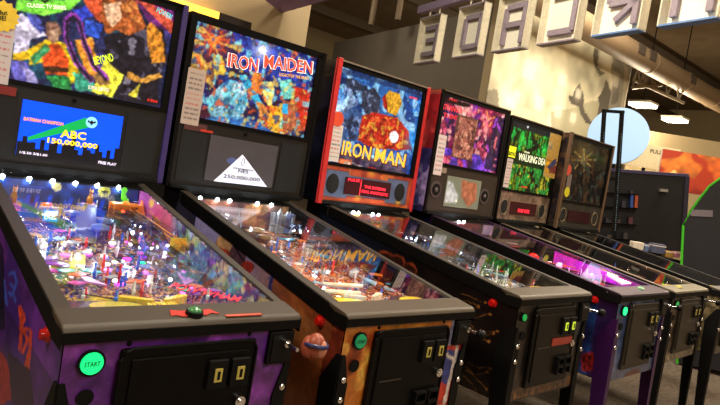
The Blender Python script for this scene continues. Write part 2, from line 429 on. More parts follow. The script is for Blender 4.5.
    if g.get('knob'): g['knob'](pl)
    else: MB().lathe([(.004, -.002), (.012, 0), (.017, .008), (.016, .018), (.008, .026)], M=Matrix.Translation((.248, -.070, .862)) @ Matrix.Rotation(R(90), 4, 'X')).build('plunger_knob', BLACK, pl, smooth=True)
    # ---- playfield
    xa = .256
    conv = lambda u, v: (lambda p: (p.x, p.y))(onpf(i, u, v, .001))
    a = Art(-xa, xa, .078, 1.10, .0042 if i < 3 else .007, conv, 50+i, g['pfbg']); g['pf'](a)
    pf = MB().prism([(.078, PF0+PFS*.078-.012), (1.10, PF0+PFS*1.1-.012), (1.10, PF0+PFS*1.1), (.078, PF0+PFS*.078)], 0, -xa, xa).build('playfield', flat((120, 90, 60), 'maple_wood'), root)
    a.build('playfield_artwork', art_mat('printed_playfield', rough=.2), pf, lambda A, B: (A, B, PF0+PFS*B+.0008))
    # back board
    conv = lambda u, v: (lambda p: (p.x, p.z))(at(i, u, v, 1, 1.098))
    a = Art(-xa, xa, .966, 1.083, .004, conv, 70+i, g['bbbg'])
    if g.get('bb'): g['bb'](a)
    bb = MB().box(-xa, xa, 1.10, 1.112, .95, 1.087).build('back_board', BLACKM, pf)
    a.build('back_board_artwork', art_mat('printed_board', rough=.3), pf, lambda A, B: (A, np.full_like(A, 1.0985), B))
    for s in (-1, 1):
        if s > 0 and g.get('blade'):
            conv = lambda u, v: (lambda p: (p.y, p.z))(at(i, u, v, 0, .256))
            a = Art(.08, 1.097, .868, 1.083, .006, conv, 90+i, g['bladebg']); g['blade'](a)
            a.build('side_blade_artwork', art_mat('printed_blade', rough=.25), pf, lambda A, B: (np.full_like(A, .2615), A, B), cut=lambda A, B: (B > glz(A)-.006))
    g['toys'](i, pf, random.Random(100+i))
    MB().prism([(.062, glz(.062)-.0085), (1.13, glz(1.13)-.0085), (1.13, glz(1.13)-.0045), (.062, glz(.062)-.0045)], 0, -.2565, .2565).build('glass', GLASS, root)
    # ---- backbox
    m = MB()
    for s in (-1, 1): m.box(s*.344, s*.3615, YB, 1.39, ZB0, ZB1)
    m.box(-.344, .344, YB+.004, 1.39, ZB1-.018, ZB1); m.box(-.344, .344, YB+.02, 1.39, ZB0, ZB0+.012); m.box(-.344, .344, 1.372, 1.388, ZB0+.01, ZB1-.015)
    bk = m.build('backbox', g.get('boxmat', BLACK), root)
    zs = g.get('split', 1.41)
    m = MB(); fr = .030
    for s in (-1, 1): m.box(s*.3135 if s > 0 else -.3445, s*.3445 if s > 0 else -.3335, YB+.001, YB+.016, zs, ZB1-.016)
    m.box(-.344, .344, YB+.001, YB+.016, ZB1-.032, ZB1-.017); m.box(-.344, .344, YB+.0, YB+.018, zs-.004, zs+.014)
    m.build('backglass_frame', g.get('framemat', BLACK), bk)
    if g.get('trim'):
        for s in (-1, 1): MB().box(s*.342, s*.3655, YB-.006, YB+.012, ZB0-.004, ZB1+.004, bev=.003).build('edge_trim', g['trim'], bk)
    if g.get('toptrim'): MB().box(-.345, .345, YB-.004, YB+.016, ZB1-.006, ZB1+.002).build('top_edge_trim', g['toptrim'], bk)
    if g.get('boxside'):
        conv = lambda u, v: (lambda p: (p.y, p.z))(at(i, u, v, 0, -.362))
        a = Art(YB+.013, 1.388, ZB0+.002, ZB1-.002, .007, conv, 130+i, g['boxsidebg']); g['boxside'](a)
        a.build('backbox_side_artwork', art_mat('printed_boxside', rough=.3), bk, lambda A, B: (np.full_like(A, -.3622), A, B))
    # translite
    conv = lambda u, v: (lambda p: (p.x, p.z))(at(i, u, v, 1, YB+.012))
    a = Art(-.334, .314, zs+.012, 1.819, .0036 if i < 3 else .005, conv, 150+i, g['tbg']); g['tl'](a); a.soft()
    tl = a.build('backglass', art_mat('lit_backglass_%d' % i, emit=g.get('tlemit', 1.0), rough=.15, diff=.35), root, lambda A, B: (A, np.full_like(A, YB+.0125), B))
    if g.get('tltext'): g['tltext'](i, tl)
    MB().box(-.33, .31, YB+.02, YB+.03, zs+.014, 1.815).build('light_panel', PAPER, tl)
    # speaker panel
    conv = lambda u, v: (lambda p: (p.x, p.z))(at(i, u, v, 1, YB+.004))
    a = Art(-.343, .343, ZB0+.006, zs-.004, .005, conv, 170+i, g['spbg'])
    if g.get('sp'): g['sp'](a)
    sp = MB().box(-.343, .343, YB+.005, YB+.02, ZB0+.004, zs-.003).build('speaker_panel', BLACKM, root)
    a.build('speaker_panel_face', art_mat('printed_panel', rough=.4), sp, lambda A, B: (A, np.full_like(A, YB+.0045), B))
    MB().box(-.343, .343, YB-.006, YB+.006, ZB0-.006, ZB0+.014, bev=.002).build('lower_trim', g.get('lowtrim', BLACKM), sp)
    if g['style'] == 'lcd':
        for x0, x1 in ((-.325, -.205), (.185, .315)): MB().box(x0, x1, YB+.001, YB+.006, 1.15, 1.385).build('speaker_grille', GRILLE, sp)
        MB().cyl((-.02, YB-.002, 1.388), (-.02, YB+.006, 1.388), .008).build('panel_lock', BLACK, sp, smooth=True)
    elif g['style'] == 'round':
        for x in (-.285, .215):
            MB().cyl((x, YB-.001, 1.262), (x, YB+.006, 1.262), .050, None, 24).build('speaker_ring', mat('grey_speaker_ring', rgb(78, 72, 68), .5), sp, smooth=True)
            MB().cyl((x, YB-.003, 1.262), (x, YB+.006, 1.262), .036, None, 24).build('speaker_grille', BLACKM, sp, smooth=True)
            MB().ball((x, YB-.003, 1.262), .014, (1, .5, 1)).build('speaker_dome', mat('grey_dome', rgb(90, 85, 82), .4), sp, smooth=True)
    else:
        for x in (-.278, .242):
            MB().ball((x, YB+.003, 1.222), 1, (.044, .004, .052), 24).build('speaker_grille', GRILLE, sp, smooth=True)
            if g.get('ringmat'): MB().tube([(x+.045*math.cos(t*math.pi/12), YB-.0, 1.222+.053*math.sin(t*math.pi/12)) for t in range(25)], .003, 6).build('speaker_ring', g['ringmat'], sp, smooth=True)
    g['display'](i, sp)
    if g.get('stickers'): g['stickers'](i, tl)
    return root

def px_rect(i, axis, val, u0, v0, u1, v1):
    p, q = at(i, u0, v0, axis, val), at(i, u1, v1, axis, val); return p, q
def paper(i, parent, u, v, wd, ht, name='price_card', m=None, lines=8, seed=1, colr=((190, 60, 60), (70, 60, 60)), y=YB-.001, bg=(222, 214, 208)):
    """notice held on the backglass; u, v is its centre in the photo"""
    p = at(i, u, v, 1, y); rr = random.Random(seed)
    conv = lambda a, b: (a, b)
    a = Art(p.x-wd/2, p.x+wd/2, p.z-ht/2, p.z+ht/2, .004, conv, 200+seed, bg)
    for k in range(lines):
        z = p.z+ht/2-(k+1)*ht/(lines+1.2); x = p.x-wd*.36; c = colr[0] if rr.random() < .5 else colr[1]
        while x < p.x+wd*.34:
            l = wd*rr.uniform(.08, .3); M = (a.A > x) & (a.A < min(x+l, p.x+wd*.4)) & (abs(a.B-z) < ht*.014); a.put(M, c, .55); x += l+wd*.05
    o = a.build(name, art_mat('printed_card', emit=.0, rough=.7), parent, lambda A, B: (A, np.full_like(A, y-.0006), B))
    MB().box(p.x-wd/2, p.x+wd/2, y, y+.0008, p.z-ht/2, p.z+ht/2).build('card_backing', PAPER, parent)
    return o
def burst(i, parent, u, v, r, m, name='starburst_sticker', y=YB-.003, n=14):
    p = at(i, u, v, 1, y)
    P = [(p.x+r*(1 if k % 2 else .84)*math.cos(math.pi*k/n), p.z+r*(1 if k % 2 else .84)*math.sin(math.pi*k/n)) for k in range(2*n)]
    return MB().prism(P, 1, y-.001, y).build(name, m, parent)
def tlt(i, parent, body, px0, px1, ht, m, name='title_lettering', y=YB+.0115, depth=.0012, fat=.012):
    """lettering along a line from photo point px0 to px1 (baseline) on a backbox face"""
    p, q = at(i, *px0, 1, y), at(i, *px1, 1, y); d = q-p; d.y = 0; wd = d.length; d.normalize()
    return text(name, body, m, parent, (p.x, y, p.z), tuple(d), (-d.z, 0, d.x), wd, ht, depth, fat=fat)

# ------------------------------------------------------------------ playfield furniture shared by the machines
def mk(px_): return px_
def insert_light(i, pf, p, c, r=.012, e=5, arrow=None):
    m = mat('insert_%d_%d_%d_%g' % (*c, e), rgb(*c), .25, emit=e, var=0)
    b = MB()
    if arrow is not None:
        P = [(-.5, -1), (.5, -1), (.7, .3), (0, 1.3), (-.7, .3)]; ca, sa = math.cos(arrow), math.sin(arrow)
        b.prism([(p.x+r*(x*ca-y*sa), p.y+r*(x*sa+y*ca)) for x, y in P], 2, p.z, p.z+.0025)
    else: b.cyl((p.x, p.y, p.z), (p.x, p.y, p.z+.0025), r, None, 18)
    return b.build('light_insert', m, pf)
def post(pf, x, y, h, m, z=None):
    z = PF0+PFS*y if z is None else z
    return MB().lathe([(.0035, 0), (.0035, h*.4), (.0055, h*.45), (.0055, h*.6), (.003, h*.65), (.003, h)], (x, y, z), 9).build('rubber_post', m, pf, smooth=True)
def plastic(pf, x, y, h, r, m, rnd, k=6, st=1.6, ang=None, name='plastic_panel'):
    ang = rnd.uniform(0, math.pi) if ang is None else ang; P = []
    for j in range(k):
        t = 2*math.pi*j/k; rr = r*rnd.uniform(.65, 1.1); a, b = rr*st*math.cos(t), rr*math.sin(t)
        P.append((x+a*math.cos(ang)-b*math.sin(ang), y+a*math.sin(ang)+b*math.cos(ang)))
    z = PF0+PFS*y+h
    return MB().prism(P, 2, z, z+.003).build(name, m, pf)
def ramp(pf, pts, wd, m, wall=.018, name='ramp'):
    """open channel following pts (x, y, height above playfield)"""
    b = bmesh.new(); rows = []
    P = [Vector((x, y, PF0+PFS*y+h)) for x, y, h in pts]
    for k, p in enumerate(P):
        t = P[min(k+1, len(P)-1)]-P[max(k-1, 0)]; s = Vector((t.y, -t.x, 0)).normalized()*wd/2; up = Vector((0, 0, wall))
        rows.append([b.verts.new(p-s+up), b.verts.new(p-s), b.verts.new(p+s), b.verts.new(p+s+up)])
    for r0, r1 in zip(rows, rows[1:]):
        for j in range(3): b.faces.new((r0[j], r0[j+1], r1[j+1], r1[j]))
    me = bpy.data.meshes.new(name); b.to_mesh(me); b.free(); me.materials.append(m)
    o = bpy.data.objects.new(name, me); col.objects.link(o); o.parent = pf
    md = o.modifiers.new('thickness', 'SOLIDIFY'); md.thickness = .0022; md.offset = 0
    return o
def wire(pf, pts, r=.0022, m=None, gap=.012):
    P = [Vector((x, y, PF0+PFS*y+h)) for x, y, h in pts]; Q = []
    for a, c in zip(P, P[1:]):
        for k in range(4): Q.append(a.lerp(c, k/4))
    Q.append(P[-1])
    for _ in range(2): Q = [Q[0]]+[(Q[k-1]+Q[k]*2+Q[k+1])/4 for k in range(1, len(Q)-1)]+[Q[-1]]
    b = MB(); b.tube(Q, r, 6)
    q2 = []
    for k, p in enumerate(Q):
        t = Q[min(k+1, len(Q)-1)]-Q[max(k-1, 0)]; s = Vector((t.y, -t.x, 0)).normalized()*gap*2; q2.append(p+s)
    b.tube(q2, r, 6)
    for p, q in list(zip(Q, q2))[::3]: b.tube([p, (p+q)/2-Vector((0, 0, .01)), q], r*.8, 5)
    return b.build('wire_ramp', m or CHROME, pf, smooth=True)
def bumper(pf, x, y, m, cap):
    z = PF0+PFS*y
    MB().lathe([(.028, 0), (.026, .006), (.018, .01), (.018, .035), (.03, .04), (.03, .045)], (x, y, z)).build('pop_bumper', m, pf, smooth=True)
    MB().lathe([(.031, .045), (.028, .055), (.012, .06)], (x, y, z)).build('bumper_cap', cap, pf, smooth=True)
def flippers(pf, m, band):
    for s in (-1, 1):
        y = .245; x = s*.085; a = R(28)
        tx, ty = x-s*.075*math.cos(a), y-.075*math.sin(a)
        P = []
        for cx, cy, r, t0 in ((x, y, .011, 0), (tx, ty, .006, math.pi)):
            pass
        d = Vector((tx-x, ty-y)).normalized(); n = Vector((-d.y, d.x))
        P = [(x-d.x*.010, y-d.y*.010), (x+n.x*.011, y+n.y*.011), (tx+n.x*.006, ty+n.y*.006), (tx+d.x*.006, ty+d.y*.006), (tx-n.x*.006, ty-n.y*.006), (x-n.x*.011, y-n.y*.011)]
        z = PF0+PFS*y
        MB().prism(P, 2, z+.004, z+.024).build('flipper', m, pf)
        # slingshot and inlane guide
        b = MB(); sx = s*.135
        b.prism([(sx-s*.03, .29), (sx+s*.015, .33), (sx+s*.015, .44)], 2, z+.035, z+.039)
        b.build('slingshot_plastic', band, pf)
        MB().tube([(sx+s*.035, .44, z+.02), (sx+s*.035, .30, z+.015), (x+s*.005, .25, z+.012)], .003, 6).build('inlane_guide', CHROME, pf, smooth=True)
def apron(i, pf, c, cards, pfm):
    z0, y1 = PF0+PFS*.08, .20
    b = MB(); h = .03
    b.prism([(-.255, .079), (.255, .079), (.255, .22), (.13, .235), (.06, .125), (-.03, .125), (-.06, .23), (-.19, .245), (-.255, .245)], 2, z0-.002, z0+h)
    b.build('apron', pfm, pf)
    for s, m in cards:
        cx, cy = ((-.115, .188) if s < 0 else (.185, .178)); a = s*R(10)
        M = Matrix.Translation((cx, cy, z0+h+.0012)) @ Matrix.Rotation(a, 4, 'Z')
        MB().prism([(.066*math.cos(t*math.pi/10)*(1 if abs(math.cos(t*math.pi/10)) < .9 else .97), .037*math.sin(t*math.pi/10)) for t in range(20)], 2, -.001, .001, M=M).build('instruction_card', m, pf)
def scatter(i, pf, rnd, n_pl, n_post, n_ins, pal, y0=.3, y1=1.05, ins=((255, 90, 220), (255, 255, 255), (90, 160, 255)), rmax=.04, hmax=.07, ei=5):
    ms = [flat(c, 'plastic_%d_%d_%d' % c, rough=.2) for c in pal]
    for k in range(n_pl):
        y = rnd.uniform(y0, y1); x = rnd.uniform(-.22, .22)
        if rnd.random() < .45: x = math.copysign(rnd.uniform(.15, .225), x)
        plastic(pf, x, y, rnd.uniform(.022, hmax)*(.6+.5*y), rnd.uniform(.014, rmax), PLASTIC if rnd.random() < .3 else rnd.choice(ms), rnd, rnd.choice((4, 5, 6, 7)), rnd.uniform(1.1, 2))
    pm = [mat('clear_post', (.8, .85, .9), .1, coat=1), flat((60, 120, 255), 'blue_post'), flat((220, 30, 40), 'red_post'), mat('white_post', (.8, .8, .8), .3)]
    for k in range(n_post):
        y = rnd.uniform(y0-.05, y1); x = rnd.uniform(-.23, .23)
        post(pf, x, y, rnd.uniform(.025, .06), rnd.choice(pm))
    for k in range(n_ins):
        y = rnd.uniform(.3, .8); x = rnd.uniform(-.17, .17); p = Vector((x, y, PF0+PFS*y+.001))
        insert_light(i, pf, p, rnd.choice(ins), rnd.uniform(.006, .011), ei, arrow=rnd.choice((None, 0, .3, -.3)))
def busy(a, pal, seed=0):
    """dense printed playfield pattern"""
    for f, th in ((14, .25), (30, .3), (60, .35), (110, .42)):
        for c in pal: a.put((a.N.field(a.A*1.3, a.B*.9, f, 2) > th), c, .85, .35, 90)
    for k in range(26):
        x, y, r = a.N.r.uniform(-.2, .2), a.N.r.uniform(.25, 1.0), a.N.r.uniform(.012, .05)
        d = np.hypot(a.A-x, (a.B-y)*.8); a.put((abs(d-r) < .0028), pal[k % len(pal)], .9, .2)
        a.put(d < r*.45, pal[(k+3) % len(pal)], .8, .3)
    a.grain(.25, 120)

# ------------------------------------------------------------------ machine 1 : purple, comic burst art
def tl1(a):
    a.mott([(40, 44, 88), (58, 50, 110), (24, 60, 80)], 9, .25)
    P = a.poly
    P([(54, 4), (100, 8), (98, 42), (62, 46)], (34, 40, 78)); P([(72, 10), (100, 0), (104, 12), (80, 22)], (48, 66, 190))
    P([(84, 0), (104, 0), (100, 22), (90, 12)], (222, 84, 48)); P([(86, 20), (104, 24), (100, 38), (84, 34)], (46, 80, 190))
    P([(12, 18), (22, 12), (34, 22), (46, 36), (32, 38), (28, 54), (14, 54)], (208, 198, 226)); P([(24, 8), (36, 14), (45, 30), (40, 34), (30, 22)], (76, 84, 172))
    P([(12, 54), (30, 50), (30, 60), (12, 60)], (224, 176, 32)); P([(10, 60), (26, 62), (38, 84), (14, 82)], (104, 98, 188)); P([(22, 66), (34, 72), (38, 83), (28, 82)], (168, 158, 214))
    P([(28, 50), (44, 40), (64, 42), (76, 66), (84, 84), (70, 84), (60, 56), (30, 66)], (236, 190, 36))
    P([(45, 46), (60, 44), (70, 60), (68, 76), (46, 74), (42, 56)], (222, 78, 34)); P([(44, 66), (68, 68), (68, 73), (44, 71)], (70, 40, 26))
    P([(46, 75), (70, 77), (72, 92), (54, 88)], (44, 132, 66)); P([(30, 58), (46, 44), (50, 50), (34, 66)], (58, 132, 84)); P([(64, 48), (70, 50), (92, 78), (86, 82)], (46, 110, 62))
    P([(46, 22), (58, 20), (62, 34), (54, 44), (45, 36)], (120, 84, 70)); P([(48, 30), (60, 29), (59, 41), (50, 41)], (205, 160, 130))
    P([(72, 72), (92, 78), (96, 92), (78, 90)], (60, 160, 130)); P([(76, 40), (92, 38), (98, 62), (100, 74), (88, 76), (78, 54)], (238, 152, 52))
    P([(106, 56), (118, 60), (126, 76), (118, 98), (92, 92), (100, 74)], (236, 226, 66)); P([(92, 76), (106, 72), (112, 84), (98, 86)], (150, 110, 60))
    a.stroke([(92, 82), (76, 62), (66, 38), (66, 20), (73, 14), (80, 22), (84, 42), (94, 66), (108, 80)], 5.5, (150, 60, 170)); a.stroke([(92, 82), (76, 62), (67, 38), (67, 21), (73, 16), (79, 22), (84, 42), (94, 66), (106, 80)], 3, (34, 28, 44))
    P([(136, 0), (180, 4), (176, 34), (150, 26)], (92, 36, 96)); P([(136, 0), (158, 2), (176, 24), (172, 34), (150, 14)], (214, 84, 62)); P([(150, 0), (168, 2), (160, 10)], (150, 40, 120))
    P([(104, 36), (130, 30), (146, 24), (164, 30), (168, 60), (160, 70), (158, 106), (112, 98), (124, 76), (106, 60)], (30, 27, 36))
    for c, A_ in (((148, 140, 160), .7), ((90, 84, 104), .7)):
        M = a.mask([a.conv(*p) for p in [(108, 38), (140, 28), (160, 34), (164, 60), (156, 104), (120, 94), (126, 74), (110, 58)]]) & (a.N.field(a.A, a.B, 26, 2) > .42); a.put(M, c, A_)
    P([(101, 0), (136, 0), (146, 28), (130, 36), (118, 30), (106, 34), (100, 18)], (158, 80, 40)); P([(104, 4), (120, 2), (122, 18), (113, 27), (106, 20)], (222, 174, 138))
    a.mott([(206, 124, 62)], 45, .3, .8, a.mask([a.conv(*p) for p in [(120, 4), (136, 0), (146, 28), (126, 34)]]))
    P([(146, 26), (152, 22), (162, 34), (166, 62), (152, 64), (148, 44)], (196, 122, 40)); P([(128, 72), (142, 78), (160, 72), (162, 77), (142, 84), (128, 78)], (202, 142, 60))
    P([(16, 0), (80, 0), (72, 9), (44, 15), (16, 10)], (122, 222, 66)); P([(36, 0), (52, 0), (46, 3)], (20, 30, 20))
    P([(128, 94), (140, 84), (136, 98)], (206, 190, 60)); a.ink(16, .025, .55); a.ink(45, .05, .35); a.grain(.3, 110)
def tltext1(i, t):
    tlt(i, t, 'CLASSIC TV SERIES', (27, 7), (66, 10), .014, flat((230, 250, 210), 'pale_lettering', 1.0))
    tlt(i, t, 'BEYOND', (95, 65), (114, 61), .03, flat((205, 235, 40), 'lime_lettering', 1.0))
    tlt(i, t, 'POWER!', (156, 12), (171, 20), .022, flat((90, 205, 215), 'cyan_lettering', .9))
    tlt(i, t, 'STERN', (147, 101), (157, 103), .010, flat((220, 40, 30), 'red_lettering', .9))
    tlt(i, t, 'SUPER LIMITED', (88, 89), (109, 92), .014, flat((235, 220, 190), 'cream_lettering', .9))
def disp1(i, sp):
    BLUE = flat((0, 70, 235), 'blue_screen', 1.0, .2, 0); y = YB+.0005
    p = at(i, 23.3, 99.8, 1, y); q = at(i, 117.6, 166.6, 1, y)
    MB().box(-.190, .168, y-.0005, y+.006, 1.163, 1.362).build('display', BLUE, sp)
    K = flat((14, 14, 22), 'screen_black', 0, .3)
    h = [.05, .07, .05, .052, .03, .065, .03, .055, .07, .025, .06, .06, .10, .045, .028, .065, .05, .04, .075, .05, .03, .06, .03, .072]
    P = [(-.190, 1.163)]; n = len(h)
    for k, hh in enumerate(h): P += [(-.190+.358*k/n, 1.163+hh), (-.190+.358*(k+1)/n, 1.163+hh)]
    P.append((.168, 1.163)); MB().prism(P, 1, y-.0012, y-.0006).build('screen_skyline', K, sp)
    G = flat((0, 150, 70), 'screen_green', .95, .3, 0)
    pts = [at(i, *c, 1, y-.0014) for c in ((28, 137), (86, 117.5), (92, 127), (28, 140.5))]
    MB().prism([(v.x, v.z) for v in pts], 1, y-.0018, y-.0013).build('screen_beam', G, sp)
    c = at(i, 91.5, 122.5, 1, y)
    MB().cyl((c.x, y-.0024, c.z), (c.x, y-.0019, c.z), .0215, None, 24).build('screen_moon', flat((130, 200, 235), 'screen_pale_blue', .95, .3, 0), sp)
    bt = [(-1, .1), (-.75, .6), (-.5, .25), (-.2, .3), (-.14, .7), (0, .5), (.14, .7), (.2, .3), (.5, .25), (.75, .6), (1, .1), (.7, -.15), (.45, -.1), (.2, -.5), (0, -.8), (-.2, -.5), (-.45, -.1), (-.7, -.15)]
    MB().prism([(c.x+.016*a, c.z+.014*b) for a, b in bt], 1, y-.003, y-.0025).build('screen_emblem', K, sp)
    YT = flat((250, 205, 40), 'screen_yellow', 1.0, .4, 0); WT = flat((225, 215, 240), 'screen_white', .9, .4, 0); OT = flat((225, 140, 50), 'screen_orange', 1.2, .4, 0)
    yy = y-.0022
    tlt(i, sp, 'ABC', (60, 137.2), (85.5, 140.5), .030, YT, 'display_lettering', yy, fat=.03)
    tlt(i, sp, '150,000,000', (47, 143.5), (97, 150), .023, YT, 'display_lettering', yy, fat=.03)
    tlt(i, sp, 'BATMAN CHAMPION', (23.5, 120.3), (63, 126), .013, OT, 'display_lettering', yy, fat=.03)
    tlt(i, sp, '1/$.50 3/$1.00', (19.5, 153.5), (47, 157), .010, WT, 'display_lettering', yy)
    tlt(i, sp, 'FREE PLAY', (98, 163.5), (116, 166), .011, WT, 'display_lettering', yy)
    MB().box(-.32, -.215, YB-.001, YB+.001, 1.366, 1.396).build('sponsor_plate', flat((120, 30, 26), 'dark_red_plate'), sp)
def front1(a):
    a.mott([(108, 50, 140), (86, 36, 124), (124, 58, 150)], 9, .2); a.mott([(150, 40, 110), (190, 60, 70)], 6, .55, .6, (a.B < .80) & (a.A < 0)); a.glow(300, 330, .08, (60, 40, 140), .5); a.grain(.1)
def side1(a):
    a.mott([(70, 32, 112), (96, 44, 136)], 5, .2, .7); a.mott([(50, 24, 84)], 5, .4, .6, a.B < .8)
    S = a.stroke
    S([(8, 275), (14, 272), (17, 282), (12, 296), (8, 292)], 2.6, (60, 80, 190)); S([(10, 283), (16, 290)], 2.2, (60, 80, 190)); S([(4, 280), (7, 305)], 2.5, (60, 80, 190)); S([(13, 292), (16, 302)], 2.2, (60, 80, 190))
    O = (188, 62, 44)
    S([(20, 306), (22, 326), (20, 350)], 3.4, O); S([(20, 306), (25, 318), (20, 330)], 3, O); S([(23, 328), (28, 340), (22, 354)], 3, O); S([(25, 328), (31, 330), (30, 350), (26, 366)], 3.2, O); S([(30, 352), (28, 372)], 2.5, O)
    a.poly([(0, 350), (8, 360), (12, 400), (0, 405)], (150, 30, 30), .8); a.poly([(0, 240), (4, 250), (5, 330), (0, 330)], (20, 16, 34), .8); a.poly([(8, 350), (30, 370), (34, 405), (12, 405)], (24, 14, 40), .8)
    a.grain(.1)
def pf1(a):
    busy(a, [(90, 44, 130), (44, 50, 140), (180, 90, 40), (40, 110, 160), (200, 170, 70), (90, 36, 50), (24, 24, 56), (60, 50, 110), (190, 150, 110)])
    a.poly([(60, 303), (90, 297), (120, 300), (118, 311), (60, 312)], (210, 200, 60), .8)
def bb1(a):
    a.mott([(28, 60, 140), (20, 40, 100)], 12, .2); a.put(a.B < 1.01+.02*np.sign(np.sin(a.A*90))*abs(a.N.field(a.A, a.B*0, 25, 1)), (26, 34, 84), .9)
    a.ell(57, 187, 4.6, 4.4, (210, 205, 130), wobble=0); a.ell(104.5, 192, 6.5, 5.4, (190, 195, 80), wobble=0)
    c = a.conv(104.5, 192); bt = [(-1, .1), (-.75, .6), (-.5, .25), (-.2, .3), (-.14, .7), (0, .5), (.14, .7), (.2, .3), (.5, .25), (.75, .6), (1, .1), (.7, -.15), (.45, -.1), (.2, -.5), (0, -.8), (-.2, -.5), (-.45, -.1), (-.7, -.15)]
    a.put(a.mask([(c[0]+.016*x, c[1]+.013*y) for x, y in bt], 0), (40, 50, 40))
    a.poly([(106, 198), (112, 195), (122, 212), (112, 212)], (150, 160, 180), .8)
def blade1(a):
    a.put(a.B > 0, (225, 90, 150), 1, .2, 10); a.glow(140, 186, .12, (150, 140, 240), .9); a.mott([(236, 120, 150), (200, 80, 170)], 8, .2, .6)
    M = np.clip((.78-a.A)/.12, 0, 1); a.mott([(90, 110, 190)], 6, -.8, 1, M); a.mott([(130, 80, 190), (190, 205, 235), (90, 160, 200)], 14, .1, .9, M); a.mott([(150, 200, 130), (220, 200, 150), (70, 50, 130)], 26, .25, .8, M); a.ink(20, .04, .4)
    rs = a.N.r; x = .62
    while x < 1.1:
        wd = rs.uniform(.015, .04); h = glz(x)-rs.uniform(.055, .12)*(.55+.5*x); a.put((a.A > x) & (a.A < x+wd) & (a.B < h), ((60, 70, 150), (80, 60, 140), (70, 110, 170))[int(rs.randint(3))], .95, .3); x += wd
    a.ell(150, 203, 2.5, 5, (240, 190, 80), .9); a.poly([(146, 208), (158, 220), (160, 232)], (235, 150, 60), .7)
def toys1(i, pf, rnd):
    spot_row(i, pf, (-.231, -.146, -.069, .011, .091, .172), .6)
    for x, y, h, e, c in ((-.12, .85, .07, .55, (.9, .8, 1)), (.12, .75, .07, .8, (.8, .85, 1)), (-.1, .45, .06, .45, (1, .85, .8)), (.12, .4, .06, .8, (.85, .9, 1)), (.21, 1.0, .1, .4, (.6, .6, 1)), (0, .25, .06, .3, (1, .9, .9))): bulb(pf, x, y, h, e*PB[0], c)
    rb_ = random.Random(11)
    for k in range(14): bulb(pf, rb_.uniform(-.2, .23), rb_.uniform(.3, 1.0), rb_.uniform(.03, .06), .10, rb_.choice(((.75, .85, 1), (1, .95, .9), (1, .5, .9), (.6, .7, 1))), .004)
    apron(i, pf, None, ((-1, flat((190, 180, 70), 'lime_card')),), flat((60, 44, 70), 'violet_apron'))
    flippers(pf, flat((225, 200, 60), 'yellow_flipper'), flat((190, 120, 200), 'lilac_plastic'))
    scatter(i, pf, rnd, 64, 40, 12, [(120, 150, 220), (210, 90, 180), (230, 190, 90), (90, 200, 200), (160, 170, 190), (150, 80, 200), (225, 120, 80)], .24, .82, ins=((255, 80, 220), (255, 255, 255), (120, 90, 255)), rmax=.024, hmax=.05)
    for u, v, c, r in ((34, 250, (255, 90, 220), .013), (65, 255, (255, 80, 230), .013), (88, 254, (255, 110, 230), .012), (127, 259, (255, 60, 230), .013), (143, 257, (210, 90, 255), .013), (142, 263, (30, 230, 120), .010), (107, 270, (255, 110, 255), .012), (120, 284, (200, 70, 255), .015), (60, 277, (255, 240, 200), .013), (76, 275, (255, 220, 150), .015), (104, 256, (255, 245, 235), .010), (115, 262, (255, 250, 240), .009), (127, 268, (230, 160, 255), .010)):
        insert_light(i, pf, onpf(i, u, v, .002), c, r, 3)
    OR = flat((196, 92, 34), 'orange_crate'); OY = flat((232, 150, 30), 'yellow_orange_plastic')
    for u, v in ((11, 217), (87.5, 216)):
        p = onpf(i, u, v)
        if u > 50: p.y = 1.075; p.x = at(i, u, v, 1, 1.075).x
        q = p.z
        b = MB(); b.box(p.x-.024, p.x+.024, p.y-.018, p.y+.018, q, q+.052, bev=.003)
        for k in range(4): b.box(p.x-.02+.0115*k, p.x-.0145+.0115*k, p.y-.0195, p.y-.0175, q+.01, q+.044)
        b.build('toy_crate', OR, pf)
        MB().ball((p.x, p.y-.022, q+.03), .006).build('red_lamp', mat('red_lamp', (1, .05, .02), .3, emit=25, var=0), pf, smooth=True)
        z = q+.052
        b = MB(); b.ball((p.x, p.y, z+.016), .0125, (.9, 1.1, 1.35)); b.ball((p.x, p.y-.004, z+.032), .008, (.9, .9, 1.4)); b.ball((p.x, p.y-.006, z+.046), .0075, (1, 1.05, .95))
        for s in (-1, 1): b.cyl((p.x+s*.0045, p.y-.005, z+.05), (p.x+s*.006, p.y-.005, z+.061), .0032, .0004, 6); b.cyl((p.x+s*.004, p.y-.013, z), (p.x+s*.0035, p.y-.009, z+.03), .0028, .003, 6)
        b.tube([(p.x+.008, p.y+.008, z+.003), (p.x+.018, p.y+.002, z+.004), (p.x+.016, p.y-.01, z+.004)], .0022, 6)
        b.build('cat_statue', BRASS, pf, smooth=True)
    # little television
    p = onpf(i, 51, 226); x, y, z = p
    b = MB(); b.box(x-.042, x+.038, y, y+.04, z+.008, z+.062, bev=.004); b.box(x-.03, x-.024, y+.01, y+.02, z-.002, z+.01); b.box(x+.02, x+.026, y+.01, y+.02, z-.002, z+.01)
    b.build('toy_television', flat((120, 104, 96), 'grey_brown_plastic'), pf)
    MB().box(x-.030, x+.018, y-.001, y+.001, z+.016, z+.056).build('television_screen', flat((40, 150, 240), 'tv_blue', .5, .2, 0), pf)
    for k in range(3): MB().cyl((x+.028, y-.003, z+.022+.013*k), (x+.028, y+.001, z+.022+.013*k), .0038).build('television_knob', BLACK, pf)
    text('television_lettering', 'GAME\nOVER', flat((235, 240, 190), 'tv_text', 1.1, .3, 0), pf, (x-.027, y-.0015, z+.022), (1, 0, 0), (0, 0, 1), .042, .030)
